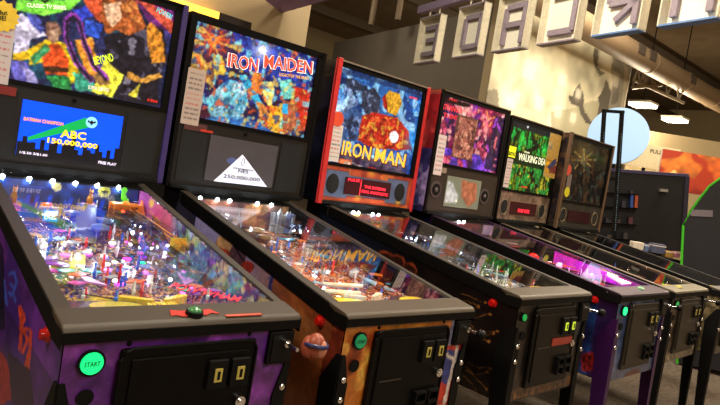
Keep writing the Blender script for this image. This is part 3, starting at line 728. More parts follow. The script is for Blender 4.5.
    b = MB(); b.lathe([(.034, 0), (.03, .03), (.018, .045), (.017, .066), (.011, .07)], (x-.006, y+.062, z+.0)); b.build('red_dome', mat('red_dome', rgb(235, 60, 40), .3, emit=.5), pf, smooth=True)
    MB().box(x-.105, x-.045, y+.02, y+.03, z+.005, z+.04).build('green_board', flat((30, 80, 70), 'dark_green_board'), pf)
    # pale ramp
    ramp(pf, [(-.040, .72, .012), (-.02, .80, .025), (.0, .88, .045), (.03, .98, .06), (.05, 1.04, .062)], .062, flat((104, 100, 90), 'pale_ramp', rough=.25))
    # crane : cab on a column with a long arm
    p = onpf(i, 121, 222); x, y, z = p.x, min(p.y, 1.03), p.z
    b = MB(); b.cyl((x, y, z), (x, y, z+.02), .03); b.build('crane_column', flat((130, 70, 40), 'brown_plastic'), pf, smooth=True)
    b = MB(); b.box(x-.052, x+.05, y-.03, y+.03, z+.02, z+.03); b.box(x-.052, x+.05, y-.03, y+.03, z+.068, z+.076)
    for xx in (-.052, -.018, .006, .042):
        for yy in (-.03, .022): b.box(x+xx, x+xx+.008, y+yy, y+yy+.008, z+.028, z+.07)
    b.box(x-.05, x-.0, y-.03, y-.026, z+.03, z+.042); b.box(x-.045, x+.045, y+.02, y+.026, z+.03, z+.07); b.box(x-.05, x+.005, y-.026, y-.02, z+.06, z+.07)
    b.build('crane_cab', flat((226, 132, 30), 'orange_cab'), pf); MB().ball((x+.0, y-.005, z+.078), .014, (1, 1, .7)).build('crane_beacon', OY, pf, smooth=True)
    e = onpf(i, 196, 252, .04); s0 = Vector((x+.02, y-.03, z+.035)); b = MB()
    d = (e-s0); n = Vector((d.y, -d.x, 0)).normalized()*.012
    for sgn in (-1, 1):
        for zz in (0, .022): b.tube([s0+n*sgn+Vector((0, 0, zz)), e+n*sgn+Vector((0, 0, zz))], .0026, 6)
        for k in range(14): a0 = s0.lerp(e, k/14)+n*sgn; a1 = s0.lerp(e, (k+1)/14)+n*sgn; b.tube([a0, a1+Vector((0, 0, .022))], .0018, 5)
    b.build('crane_arm', OY, pf)
    m = s0.lerp(e, .80); MB().box(m.x-.028, m.x+.03, m.y-.05, m.y-.046, m.z-.016, m.z+.03, M=None).build('crane_sign', flat((225, 185, 60), 'sand_yellow'), pf)
    # vine lamp, orange peak, lime creature, yellow panel
    p = onpf(i, 137, 215, 0); p.y = min(p.y, 1.07)
    b = MB()
    for k in range(7): t = rnd.uniform(0, 6.28); b.ball((p.x-.03+.012*math.cos(t), p.y, p.z+.025+.014*k), .013, (rnd.uniform(.6, 1), .4, 1))
    b.build('vine_figure', flat((90, 215, 40), 'lime_green', .4), pf, smooth=True)
    MB().lathe([(.024, 0), (.016, .04), (.002, .085)], (p.x+.02, p.y-.05, p.z), 7).build('orange_peak', flat((226, 130, 60), 'orange_peak'), pf)
    p = onpf(i, 62, 268, .02); rr = random.Random(4)
    b = MB(); P = []
    for k in range(22): t = 2*math.pi*k/22; q = .030*(1 if k % 2 else .55); P.append((p.x+q*math.cos(t), p.y+q*.9*math.sin(t)))
    b.prism(P, 2, p.z, p.z+.006); b.build('lime_splash', flat((160, 205, 50), 'lime_splash', .15), pf)
    P = [onpf(i, *c, .012) for c in ((68, 264), (74, 256), (86, 252), (85, 266), (74, 272))]
    MB().prism([(v.x, v.y) for v in P], 2, P[0].z, P[0].z+.003).build('yellow_plastic', flat((222, 200, 50), 'yellow_plastic', .2), pf)
    # silver loops at the left, ramp of clear plastic at the right
    wire(pf, [(-.235, .92, .05), (-.2, .80, .055), (-.15, .74, .05), (-.16, .62, .045), (-.2, .58, .03)], .002)
    wire(pf, [(-.22, 1.0, .05), (-.12, .86, .06), (-.05, .84, .05), (-.09, .72, .04), (-.13, .60, .03)], .002)
    for x0 in (.09, .16, .21): ramp(pf, [(x0-.03, .98, .05), (x0, .85, .06), (x0+.01, .7, .055), (x0-.02, .56, .045), (x0-.0, .42, .035), (x0+.01, .30, .02)], .045, PLASTIC, .022)
    for x, y in ((-.03, .94), (.06, .86), (.02, .78)): bumper(pf, x, y, flat((70, 40, 90), 'bumper_body'), flat((80, 92, 140), 'bumper_cap'))
    # playfield lettering
    def pt(s, u0, v0, u1, v1, ht, m, h=.012, sh=0):
        p, q = onpf(i, u0, v0, h), onpf(i, u1, v1, h); d = q-p; w_ = d.length; d.normalize(); n = Vector((0, 1, PFS)); up = (n-d*n.dot(d)).normalized()
        text('playfield_lettering', s, m, pf, tuple(p), tuple(d), tuple(up), w_, ht, .002, sh)
    pt('BATMAN', 153, 309, 180, 307, .034, flat((225, 200, 40), 'yellow_ink', .3), .034)
    pt('POW WHAM', 168, 288, 240, 303, .05, flat((225, 40, 50), 'red_ink', .4), .03, .3)
    # lit button in the middle of the lockbar
    lbk = [c for c in pf.parent.children if c.name.startswith('lockbar')][0]
    P = [(-.058, .012), (-.05, .04), (-.02, .034), (0, .04), (.02, .034), (.05, .038), (.066, .010), (.045, .018), (.03, .008), (.0, .012), (-.03, .004), (-.044, .014)]
    b = MB(); pts = [(x, y, .9325+.128*y*1.05) for x, y in P]
    vs_ = [b.b.verts.new(q) for q in pts]; top = [b.b.verts.new((x, y, z+.0008)) for x, y, z in pts]
    b.b.faces.new(vs_); b.b.faces.new(top[::-1])
    for k in range(len(vs_)): b.b.faces.new((vs_[k], top[k], top[(k+1) % len(vs_)], vs_[(k+1) % len(vs_)]))
    b.build('winged_decal', flat((190, 50, 36), 'red_decal'), lbk)
    MB().cyl((0, .016, .932), (0, .0145, .944), .021, .020, 24).build('action_button', BLACKM, lbk, smooth=True)
    MB().ball((0, .0145, .944), .0165, (1, 1, .6)).build('action_button_lens', mat('green_clear_lens', rgb(60, 120, 70), .1, coat=1, emit=.25), lbk, smooth=True)
    MB().box(.075, .175, -.006, .006, .9315, .9335, M=None).build('red_strip_decal', flat((200, 90, 70), 'faded_red_decal'), lbk)
def knob1(pl):
    c = Vector((.308, -.070, .866)); b = MB()
    b.ball(c, .028, (.9, .9, 1.2), 20); b.ball(c+Vector((-.012, .012, -.006)), .022, (.9, 1, 1.35), 16); b.build('plunger_knob', flat((150, 72, 50), 'auburn_plastic'), pl, smooth=True)
    MB().ball(c+Vector((.007, -.013, -.004)), .0185, (.95, .9, 1.3), 18).build('knob_face', flat((196, 128, 100), 'tan_plastic'), pl, smooth=True)
    b = MB(); b.tube([c+Vector((.030*math.cos(t)*.92, .030*math.sin(t)*.95-.002, .006+.002*math.sin(2*t))) for t in [k*math.pi/12 for k in range(25)]], .0052, 8); b.build('knob_band', flat((30, 38, 90), 'dark_blue_plastic'), pl, smooth=True)

PB = [.17, .27, .4, .8, .5, .2]
# ------------------------------------------------------------------ machine 2
def tl2(a):
    P = a.poly; a.mott([(60, 24, 40), (36, 30, 90), (24, 40, 110)], 9, .15)
    P([(232, 22), (312, 48), (310, 90), (240, 70)], (36, 52, 160), .9, .5); a.glow(263, 50, .05, (215, 225, 255), .95); a.glow(275, 60, .06, (60, 80, 210), .6); a.ell(263, 50, 4, 4, (235, 240, 255))
    a.glow(214, 40, .07, (210, 60, 30), .9); a.glow(214, 40, .03, (250, 130, 60), .8)
    for k in range(14):
        t = 2*math.pi*k/14; a.stroke([(214, 40), (214+20*math.cos(t), 40+17*math.sin(t))], 2, ((240, 90, 40), (250, 170, 70))[k % 2], .7)
    P([(192, 52), (200, 50), (208, 66), (206, 74), (188, 72)], (190, 150, 70)); P([(212, 54), (222, 56), (228, 74), (214, 76)], (216, 176, 60)); P([(196, 66), (210, 62), (214, 80), (200, 84)], (150, 90, 50))
    P([(206, 100), (214, 90), (230, 80), (246, 84), (248, 104), (240, 118), (212, 124)], (120, 170, 190)); a.mott([(40, 90, 120), (200, 225, 235), (60, 150, 190)], 34, .3, .85, a.mask([a.conv(*p) for p in [(206, 100), (214, 90), (230, 80), (246, 84), (248, 104), (240, 118), (212, 124)]]))
    P([(238, 76), (246, 74), (268, 112), (262, 116)], (50, 170, 215)); P([(250, 70), (262, 74), (262, 96), (252, 90)], (224, 120, 50)); P([(262, 82), (272, 82), (276, 96), (270, 108), (264, 100)], (240, 210, 110))
    P([(256, 100), (268, 108), (270, 130), (262, 128)], (220, 140, 70)); P([(270, 104), (282, 108), (284, 136), (268, 130)], (236, 164, 40)); P([(280, 80), (292, 80), (294, 98), (282, 100)], (110, 200, 190))
    P([(282, 100), (300, 104), (304, 130), (284, 134)], (168, 90, 60)); P([(292, 86), (310, 90), (306, 132), (300, 120)], (190, 44, 30)); P([(282, 104), (288, 104), (288, 114), (282, 114)], (40, 160, 220))
    P([(205, 118), (240, 116), (262, 124), (280, 138), (205, 128)], (44, 110, 190), .8); a.mott([(236, 190, 80), (30, 60, 140), (220, 80, 40), (120, 220, 240)], 34, .62, .7); a.ink(26, .05, .7); a.ink(60, .06, .4)
def tltext2(i, t):
    Wt = flat((240, 225, 220), 'pale_outline', .9); Rd = flat((225, 70, 45), 'orange_red_lettering', 1.0)
    for s, p, q in (('IRON', (228, 66.5), (259, 74)), ('MAIDEN', (264, 75), (312, 86.5))):
        pass
    tlt(i, t, 'IRON', (226.5, 67), (258, 73), .064, Wt, 'title_outline', YB+.0118, fat=.034); tlt(i, t, 'IRON', (227.3, 66.4), (257.2, 72.0), .058, Rd, y=YB+.0112)
    tlt(i, t, 'MAIDEN', (263, 68), (312.5, 74.8), .064, Wt, 'title_outline', YB+.0118, fat=.034); tlt(i, t, 'MAIDEN', (263.8, 67.5), (311.7, 73.9), .058, Rd, y=YB+.0112)
    tlt(i, t, 'LEGACY OF THE BEAST', (279, 76), (309, 80), .015, flat((215, 160, 60), 'gold_lettering', .9))
def disp2(i, sp):
    y = YB+.0005
    MB().box(-.190, .168, y-.0005, y+.006, 1.163, 1.362).build('display', mat('grey_screen', rgb(66, 62, 66), .2, emit=.35, var=.1, scale=8), sp)
    T = [at(i, *c, 1, y) for c in ((242.5, 154.5), (213.5, 181), (267, 187))]
    MB().prism([(v.x, v.z) for v in T], 1, y-.0012, y-.0006).build('screen_triangle', flat((205, 205, 220), 'screen_grey_white', .9, .3, 0), sp)
    for c, r in (((232, 161), .03), ((253, 162), .018), ((224, 160), .018)):
        v = at(i, *c, 1, y); MB().ball((v.x, y-.0003, v.z), r, (1.3, .01, .7)).build('screen_smoke', flat((70, 80, 125), 'screen_smoke', .5, .4), sp, smooth=True)
    K = flat((30, 30, 40), 'screen_ink')
    tlt(i, sp, '250,000,000', (223, 178.5), (259.5, 182.5), .021, K, 'display_lettering', y-.0016)
    tlt(i, sp, 'NES', (238, 172.5), (248, 173.8), .015, K, 'display_lettering', y-.0016); tlt(i, sp, 'CHAMPION', (233, 168.5), (253, 171.5), .007, K, 'display_lettering', y-.0016)
    v = at(i, 243, 162, 1, y); MB().tube([(v.x+.007*math.cos(t*.5236), y-.001, v.z+.018*math.sin(t*.5236)) for t in range(13)], .0015, 5).build('screen_figure', K, sp)
    MB().box(-.32, -.215, YB-.001, YB+.001, 1.366, 1.398).build('sponsor_plate', flat((86, 50, 50), 'maroon_plate'), sp)
    MB().box(-.245, -.185, YB-.002, YB, 1.368, 1.378).build('red_plate', flat((190, 50, 36), 'red_plate'), sp)
def front2(a):
    a.mott([(190, 100, 30), (214, 140, 50), (150, 60, 24)], 8, .1, .9); a.glow(355, 322, .05, (225, 165, 70), .8); a.mott([(236, 176, 80)], 12, .4, .7)
    a.poly([(452, 318), (473, 315), (472, 345), (448, 345)], (120, 130, 170), .9); a.put(a.B > .885, (176, 180, 190), .5); a.poly([(448, 345), (472, 345), (462, 405), (436, 405)], (188, 50, 34)); a.poly([(440, 350), (462, 350), (448, 385), (432, 380)], (50, 60, 130)); a.stroke([(444, 352), (470, 372)], 3, (220, 210, 200)); a.stroke([(458, 345), (444, 405)], 3, (225, 215, 205)); a.grain(.1)
def side2(a):
    a.put(a.A > -1, (160, 154, 214), 1, .12, 5); k = np.clip((.62-a.A)/.4, 0, 1)[..., None]; a.C = a.C*(1-k)+np.array((150, 82, 42))/255*k
    a.mott([(170, 100, 52), (110, 50, 30)], 5, .2, .5, a.A < .38); a.ell(226, 247, 11, 13, (196, 150, 110)); a.ell(222, 256, 9, 8, (160, 60, 40)); a.ell(238, 254, 8, 13, (88, 60, 74)); a.stroke([(232, 240), (244, 262)], 2, (30, 24, 40)); a.ell(247, 268, 7, 7, (150, 50, 44))
    a.stroke([(273, 272), (270, 290)], 3, (50, 56, 130)); a.stroke([(268, 278), (278, 276)], 2, (60, 66, 140)); a.poly([(332, 330), (344, 325), (343, 380), (320, 372)], (100, 34, 24), .8); a.ell(300, 330, 16, 16, (140, 100, 60), .4); a.put(a.A > .98, (22, 20, 34), .8); a.grain(.1)
def pf2(a): busy(a, [(150, 110, 70), (90, 50, 40), (210, 150, 60), (80, 110, 140), (220, 210, 200), (150, 50, 30), (40, 40, 60), (230, 120, 40)])
def bb2(a): a.mott([(150, 90, 70), (96, 56, 60), (180, 130, 90)], 16, .1); a.glow(275, 215, .05, (100, 140, 180), .4)
def toys2(i, pf, rnd):
    spot_row(i, pf, (-.22, -.136, -.076, .071, .15), .55)
    for x, y, h, e, c in ((-.1, .85, .07, .4, (1, .9, .8)), (.1, .85, .07, .5, (.8, .95, 1)), (.05, .5, .06, .5, (.8, .95, 1)), (-.1, .45, .06, .25, (1, .8, .6)), (0, .28, .06, .3, (1, .9, .7)), (.08, .78, .08, .9, (.7, .88, 1)), (-.1, .17, .055, .35, (1, .95, .8)), (.12, .17, .055, .35, (1, .95, .8))): bulb(pf, x, y, h, e*PB[1], c)
    apron(i, pf, None, ((-1, YELLOW), (1, YELLOW)), flat((70, 50, 40), 'brown_apron'))
    flippers(pf, flat((235, 225, 200), 'cream_flipper'), flat((150, 190, 220), 'ice_blue_plastic'))
    scatter(i, pf, rnd, 60, 34, 10, [(150, 180, 200), (230, 130, 50), (90, 160, 190), (210, 60, 40), (225, 190, 120), (120, 120, 130), (235, 235, 235)], .28, 1.0, ins=((255, 120, 60), (255, 255, 255), (120, 200, 255)), ei=4, rmax=.024, hmax=.05)
    SV = mat('silver_plastic', (.50, .56, .64), .3, .5)
    p = onpf(i, 284, 232); b = MB()
    for k in range(14):
        x, y = p.x-.09+rnd.uniform(0, .13), p.y-.03+rnd.uniform(0, .09); h = rnd.uniform(.04, .10); b.box(x, x+rnd.uniform(.012, .03), y, y+.02, p.z, p.z+h)
        if k % 2: b.cyl((x+.008, y+.01, p.z+h), (x+.008, y+.01, p.z+h+.02), .008, .001, 8)
    b.build('silver_castle', SV, pf)
    p = onpf(i, 278, 208); b = MB(); b.ball((p.x, 1.04, 1.04), .016, (1, .8, 1.3)); b.cyl((p.x, 1.04, .97), (p.x, 1.04, 1.03), .014, .01); b.ball((p.x+.012, 1.03, 1.055), .008); b.build('blue_figure', flat((110, 130, 190), 'blue_figure'), pf, smooth=True)
    for x0 in (-.18, .12, .19): ramp(pf, [(x0, .98, .07), (x0+.02, .8, .07), (x0-.01, .62, .05), (x0, .45, .03)], .045, PLASTIC, .022)
    wire(pf, [(-.2, .95, .07), (-.23, .75, .06), (-.22, .55, .05), (-.18, .38, .03)]); wire(pf, [(.2, .9, .07), (.21, .7, .06), (.2, .5, .05), (.17, .36, .03)])
    for k, (u, v, l) in enumerate(((322, 284, 40), (324, 291, 36))):
        p, q = onpf(i, u, v, .03), onpf(i, u+l, v+2, .03); MB().tube([p, q], .007, 8).build('cream_guide_rail', flat((232, 224, 196), 'cream_plastic', .15), pf, smooth=True)
    for x, y in ((-.1, .86), (-.03, .9), (-.06, .8)): bumper(pf, x, y, flat((120, 60, 40), 'rust_body'), flat((130, 100, 60), 'sand_cap'))
    MB().lathe([(.0135*math.sin(math.pi*k/8)+.0001, -.0135*math.cos(math.pi*k/8)) for k in range(9)], (.06, .33, PF0+PFS*.33+.0135)).build('steel_ball', CHROME, pf, smooth=True)

# ------------------------------------------------------------------ machine 3
def tl3(a):
    P = a.poly; a.mott([(30, 70, 150), (50, 120, 200), (20, 50, 110)], 10, .05, .9); a.mott([(130, 190, 235), (170, 215, 245)], 14, .35, .7); a.glow(338, 110, .06, (190, 220, 250), .8); a.glow(410, 140, .06, (40, 140, 230), .6); a.poly([(338, 66), (424, 92), (423, 97), (338, 72)], (24, 40, 80), .7)
    P([(346, 78), (352, 78), (368, 88), (366, 94), (350, 86)], (40, 48, 70)); P([(362, 92), (374, 88), (380, 96), (380, 112), (370, 118), (362, 108)], (46, 52, 72)); P([(340, 110), (356, 108), (366, 118), (360, 142), (342, 140)], (50, 80, 130)); a.mott([(110, 130, 170), (24, 30, 50)], 40, .35, .8, a.mask([a.conv(*p) for p in [(346, 78), (374, 88), (380, 112), (360, 140), (340, 138)]]))
    P([(384, 98), (390, 90), (400, 94), (402, 104), (396, 116), (388, 112)], (206, 150, 40)); P([(382, 98), (386, 94), (388, 112), (384, 108)], (150, 30, 24)); P([(362, 116), (376, 112), (398, 118), (408, 130), (412, 150), (398, 150), (372, 148), (358, 140)], (170, 36, 26)); a.mott([(214, 80, 40), (110, 20, 20), (210, 150, 50)], 36, .35, .8, a.mask([a.conv(*p) for p in [(362, 116), (398, 118), (412, 150), (372, 148), (358, 140)]]))
    a.glow(394, 137, .022, (255, 190, 180), .9); a.ell(394, 137, 4.6, 6, (250, 245, 250), wobble=0)
    P([(336, 150), (408, 166), (406, 182), (334, 162)], (60, 20, 30), .7, .5); P([(340, 158), (352, 160), (350, 168), (338, 164)], (200, 100, 60)); P([(404, 150), (420, 160), (412, 178), (402, 170)], (24, 60, 140), .8); a.mott([(230, 220, 210), (200, 40, 30)], 30, .5, .7, a.mask([a.conv(*p) for p in [(340, 160), (408, 176), (406, 184), (336, 165)]])); a.ink(18, .03, .45); a.ink(50, .05, .3); a.glow(340, 108, .035, (200, 230, 255), .6); a.glow(411, 142, .05, (50, 160, 245), .5); a.glow(394, 137, .018, (255, 240, 240), .8); a.grain(.2, 110)
def tltext3(i, t):
    G = flat((236, 176, 60), 'gold_title', 1.0); D = flat((90, 30, 20), 'dark_title_edge', .5)
    for s, p, q in (('IRON', (341, 154.5), (369.5, 160.5)), ('MAN', (374, 161), (404, 167.5))):
        tlt(i, t, s, (p[0]-.8, p[1]+.7), (q[0]+.8, q[1]+.9), .083, D, 'title_outline', YB+.0118, fat=.034); tlt(i, t, s, p, q, .076, G, y=YB+.0110)
    tlt(i, t, 'STERN', (409, 98), (417, 100), .012, flat((210, 40, 30), 'red_lettering', .9))
def sp3(a):
    a.put(a.B > 0, (176, 74, 44), 1, .2, 20); a.mott([(150, 50, 34), (200, 110, 50)], 14, .3, .8)
    x, z = a.A+.02, a.B-1.222; M = (abs(x) < .325) & (abs(z) < .070-.018*(abs(x) < .15)); a.put(M, (84, 100, 132), 1, .12, 20)
    a.glow(372, 171, .03, (245, 180, 60), .9); a.glow(358, 197, .02, (240, 170, 40), .9); a.glow(398, 203, .02, (245, 180, 40), .9); a.put((abs(z) < .074-.018*(abs(x) < .15)) & ~M & (abs(x) < .33), (110, 40, 30), .8)
def disp_dmd(lines, back=(52, 8, 20)):
    def f(i, sp):
        y = YB+.0005
        MB().box(-.195, .158, y-.002, y+.006, 1.176, 1.266, bev=.0).build('display', mat('dark_red_display_%d' % back[0], rgb(*back), .2, emit=.35), sp)
        for s, p, q, h in lines: tlt(i, sp, s, p, q, h, REDTXT, 'display_lettering', y-.0025)
        if i == 2: MB().box(-.083, -.078, y-.003, y-.002, 1.18, 1.262).build('display_divider', REDTXT, sp)
    return f
def front3(a):
    a.put(a.B > 0, (34, 28, 24), 1, .4, 20); a.mott([(52, 40, 30), (20, 17, 16)], 12, .2, .7); M = (a.B < .562) & (a.B > .522); a.put(M & (a.N.field(a.A*8, a.B*.6, 20, 2) > -.1), (120, 76, 36), .8, .4)
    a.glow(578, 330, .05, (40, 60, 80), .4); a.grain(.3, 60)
def side3(a):
    a.put(a.B > 0, (24, 17, 16), 1, .3, 8); k = np.clip((a.A-.45)/.4, 0, 1)[..., None]; a.C = a.C*(1-k)+np.array((22, 28, 46))/255*k
    g = (130, 84, 40); S = a.stroke
    for pts in ([(462, 294), (478, 300), (486, 303)], [(458, 300), (470, 302), (478, 306)], [(462, 312), (474, 318), (490, 314)], [(472, 326), (482, 330), (498, 332)], [(470, 322), (480, 336), (494, 334)], [(472, 328), (480, 338), (488, 341)], [(466, 370), (476, 376), (488, 372)], [(466, 366), (480, 382), (486, 388)], [(464, 376), (474, 386), (478, 394)], [(468, 362), (478, 368), (490, 368)]):
        S(pts, .8, g, .8, .003)
        a.ell(*pts[-1], 1.3, 1.3, (150, 96, 46))
    for c in ((384, 259), (396, 262), (408, 270)):
        a.ell(*c, 9.5, 8, (130, 56, 30)); 
    for c in ((384, 260), (396, 263), (408, 271)): a.ell(*c, 7.5, 6.4, (52, 26, 22))
    a.grain(.2)
def pf3(a): busy(a, [(40, 50, 70), (70, 110, 140), (150, 170, 190), (120, 40, 30), (170, 140, 60), (20, 20, 30), (60, 60, 80), (210, 210, 215)])
def bb3(a): a.mott([(70, 80, 100), (120, 60, 50), (150, 120, 70)], 18, .1); a.poly([(388, 215), (396, 215), (392, 228)], (150, 40, 40))
def toys3(i, pf, rnd):
    spot_row(i, pf, (-.148, -.112, -.004, .042), .8)
    for x, y, h, e, c in ((.1, .85, .07, .4, (.7, .9, 1)), (-.1, .6, .06, .4, (.8, .9, 1)), (.08, .4, .06, .35, (.9, .95, 1)), (-.08, .28, .06, .25, (1, .9, .7)), (-.1, .17, .055, .3, (1, .95, .8)), (.12, .17, .055, .3, (1, .95, .8)), (.15, .6, .06, .5, (.75, .9, 1)), (-.05, .85, .06, .5, (.75, .9, 1))): bulb(pf, x, y, h, e*PB[2], c)
    apron(i, pf, None, ((-1, YELLOW), (1, YELLOW)), flat((52, 46, 44), 'charcoal_apron')); flippers(pf, flat((200, 200, 205), 'grey_flipper'), flat((130, 160, 190), 'steel_blue_plastic'))
    scatter(i, pf, rnd, 34, 34, 8, [(190, 215, 235), (120, 170, 210), (230, 230, 235), (70, 90, 120), (200, 60, 50)], .27, 1.02, ins=((255, 255, 255), (120, 200, 255)), ei=4, rmax=.026, hmax=.055)
    for x0 in (-.17, .0, .18): ramp(pf, [(x0, .98, .06), (x0+.02, .8, .06), (x0, .62, .05), (x0-.01, .42, .03)], .05, PLASTIC, .022)
    wire(pf, [(.2, .95, .07), (.21, .7, .06), (.2, .5, .05), (.17, .36, .03)]); wire(pf, [(-.2, .95, .07), (-.22, .7, .06), (-.2, .5, .05), (-.17, .36, .03)])
    p = onpf(i, 372, 219, .02); MB().box(-.10, -.04, 1.05, 1.06, .975, 1.0).build('red_lit_sign', mat('red_lit_sign', rgb(230, 20, 50), .3, emit=1.2), pf)
    MB().lathe([(.008, 0), (.008, .03), (.014, .04), (.014, .06), (.004, .065)], (-.02, 1.03, .965)).build('yellow_beacon', flat((215, 200, 60), 'dull_yellow', .3), pf, smooth=True)

# ------------------------------------------------------------------ machine 4
def tl4(a):
    a.mott([(140, 30, 70), (90, 30, 120), (40, 20, 60)], 9, .0, .9); a.glow(465, 125, .08, (235, 130, 120), .9); a.glow(488, 128, .05, (210, 50, 60), .9); a.mott([(235, 90, 120), (250, 170, 160), (120, 30, 60)], 22, .3, .8); a.mott([(60, 40, 150), (120, 60, 200)], 14, .1, .9, a.B < 1.52)
    a.poly([(495, 116), (505, 118), (496, 172), (484, 168)], (26, 18, 50), .8); a.poly([(444, 96), (470, 104), (470, 108), (443, 102)], (30, 12, 20)); a.poly([(440, 170), (490, 182), (491, 177), (440, 164)], (60, 40, 110), .7)
    for k in range(16): x = 474+a.N.r.uniform(-6, 24); y = a.N.r.uniform(105, 165); a.stroke([(x, y), (x+a.N.r.uniform(-3, 5), y+a.N.r.uniform(-12, 10))], 2, ((250, 110, 120), (160, 60, 200), (250, 150, 90))[k % 3], .8)
    a.ink(30, .04, .4); a.glow(486, 130, .03, (255, 190, 180), .7); a.glow(470, 112, .03, (255, 150, 140), .6); a.grain(.3, 100)
def tltext4(i, t):
    Rr = flat((205, 50, 50), 'red_neon_lettering', 1.0)
    tlt(i, t, 'STRANGER', (442.5, 109.5), (462, 113.5), .034, Rr); tlt(i, t, 'THINGS', (443, 117.5), (461, 121), .03, Rr); tlt(i, t, 'STERN', (449, 100), (457, 102), .012, Rr)
def disp4(i, sp):
    y = YB+.0005
    MB().box(-.190, .160, y-.0005, y+.006, 1.170, 1.356).build('display', mat('sage_screen', rgb(128, 134, 112), .12, emit=.28, var=.1, scale=10), sp)
    conv = lambda u, v: (lambda p: (p.x, p.z))(at(i, u, v, 1, y)); a = Art(-.186, .156, 1.174, 1.352, .005, conv, 404, (122, 128, 106)); a.mott([(140, 146, 124)], 8, .2, .6)
    a.poly([(443, 180), (452, 182), (458, 196), (456, 203), (442, 202)], (190, 196, 192)); a.poly([(462, 180), (477, 183), (476, 200), (468, 208), (461, 196)], (168, 104, 74)); a.soft(); a.soft(); a.soft(); a.ell(456, 201, 1.3, 1.3, (255, 245, 200), wobble=0)
    a.build('display_picture', art_mat('screen_picture', emit=.6, rough=.15, diff=.5), sp, lambda A, B: (A, np.full_like(A, y-.001), B))
    MB().box(-.325, -.215, YB-.001, YB+.001, 1.366, 1.398).build('sponsor_plate', flat((150, 140, 115), 'tan_plate'), sp)
def front4(a):
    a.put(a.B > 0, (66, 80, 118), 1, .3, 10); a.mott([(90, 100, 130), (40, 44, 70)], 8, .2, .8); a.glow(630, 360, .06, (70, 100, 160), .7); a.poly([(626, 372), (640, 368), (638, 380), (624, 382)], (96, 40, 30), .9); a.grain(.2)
def side4(a):
    a.put(a.B > 0, (20, 16, 46), 1, .4, 8); 
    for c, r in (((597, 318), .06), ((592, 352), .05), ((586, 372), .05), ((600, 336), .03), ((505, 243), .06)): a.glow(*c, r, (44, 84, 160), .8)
    a.put(a.A < .09, (50, 14, 60), .7); Rr = (150, 30, 24)
    a.poly([(582, 353), (594, 352), (595, 371), (581, 371)], Rr, .9, .3, .001); a.stroke([(584, 356), (584, 369)], 1.4, (30, 12, 20)); a.stroke([(587, 356), (591, 357), (590, 361), (587, 362), (592, 368)], 1.2, (30, 12, 20)); a.grain(.2)
def pf4(a): busy(a, [(90, 20, 60), (150, 30, 60), (120, 40, 160), (200, 60, 60), (40, 20, 60), (180, 160, 150), (70, 60, 120)])
def bb4(a): a.mott([(120, 30, 50), (160, 120, 110), (60, 20, 40)], 16, .1)
def toys4(i, pf, rnd):
    spot_row(i, pf, (-.079, -.029), .5)
    for x, y, h, e, c in ((0, .9, .07, .25, (1, .4, .4)), (.05, .62, .06, 1.6, (1, .06, .08)), (-.1, .7, .06, .9, (1, .1, .2)), (.0, .46, .06, 1.6, (.75, .1, 1)), (.16, .34, .06, 1.0, (.7, .1, 1))): bulb(pf, x, y, h, e*PB[3], c)
    apron(i, pf, None, ((-1, flat((170, 170, 150), 'grey_card')),), flat((100, 90, 84), 'grey_apron')); flippers(pf, flat((200, 60, 60), 'red_flipper'), flat((200, 90, 200), 'magenta_plastic'))
    scatter(i, pf, rnd, 24, 20, 8, [(200, 60, 60), (190, 80, 200), (220, 190, 190), (110, 60, 170), (230, 120, 60)], .28, 1.0, ins=((255, 40, 60), (255, 60, 220), (255, 160, 60)), ei=6)
    for u, v, c, r in ((567, 252, (255, 40, 30), .02), (575, 250, (255, 140, 40), .02), (600, 258, (210, 90, 255), .012), (556, 262, (255, 220, 230), .012)): insert_light(i, pf, onpf(i, u, v, .02), c, r, 3)
    MB().prism([(.12, PF0+PFS*.12+.012), (.62, PF0+PFS*.62+.012), (.62, glz(.62)-.02), (.12, glz(.12)-.02)], 0, .2545, .2575).build('blade_purple_glow', mat('painted_purple_glow', rgb(170, 40, 190), .3, emit=.5, var=.5, scale=12), pf)  # purple LED glow reflected by the inner blade, put in as an emissive sheet
    for x, y, r_, c in ((.02, .62, .034, (255, 30, 20)), (-.06, .72, .02, (255, 120, 40)), (.1, .5, .018, (255, 200, 220)), (-.12, .88, .014, (255, 30, 40))):
        MB().ball((x, y, PF0+PFS*y+.04), r_, (1, 1, .9)).build('glowing_dome', mat('glowing_dome_%d_%d' % (c[1], c[2]), rgb(*c), .2, emit=1.6, var=.3, scale=30), pf, smooth=True)
    p = onpf(i, 520, 232, .05); MB().box(p.x-.06, p.x+.06, p.y, p.y+.006, p.z-.01, p.z+.05).build('projection_screen', flat((170, 160, 190), 'white_screen', .3), pf)
    lbk = [c for c in pf.parent.children if c.name.startswith('lockbar')][0]
    MB().lathe([(.016, 0), (.016, .006), (.010, .012)], (.02, .03, .936)).build('action_button', mat('milky_green_lens', rgb(150, 190, 150), .2, emit=.3), lbk, smooth=True)

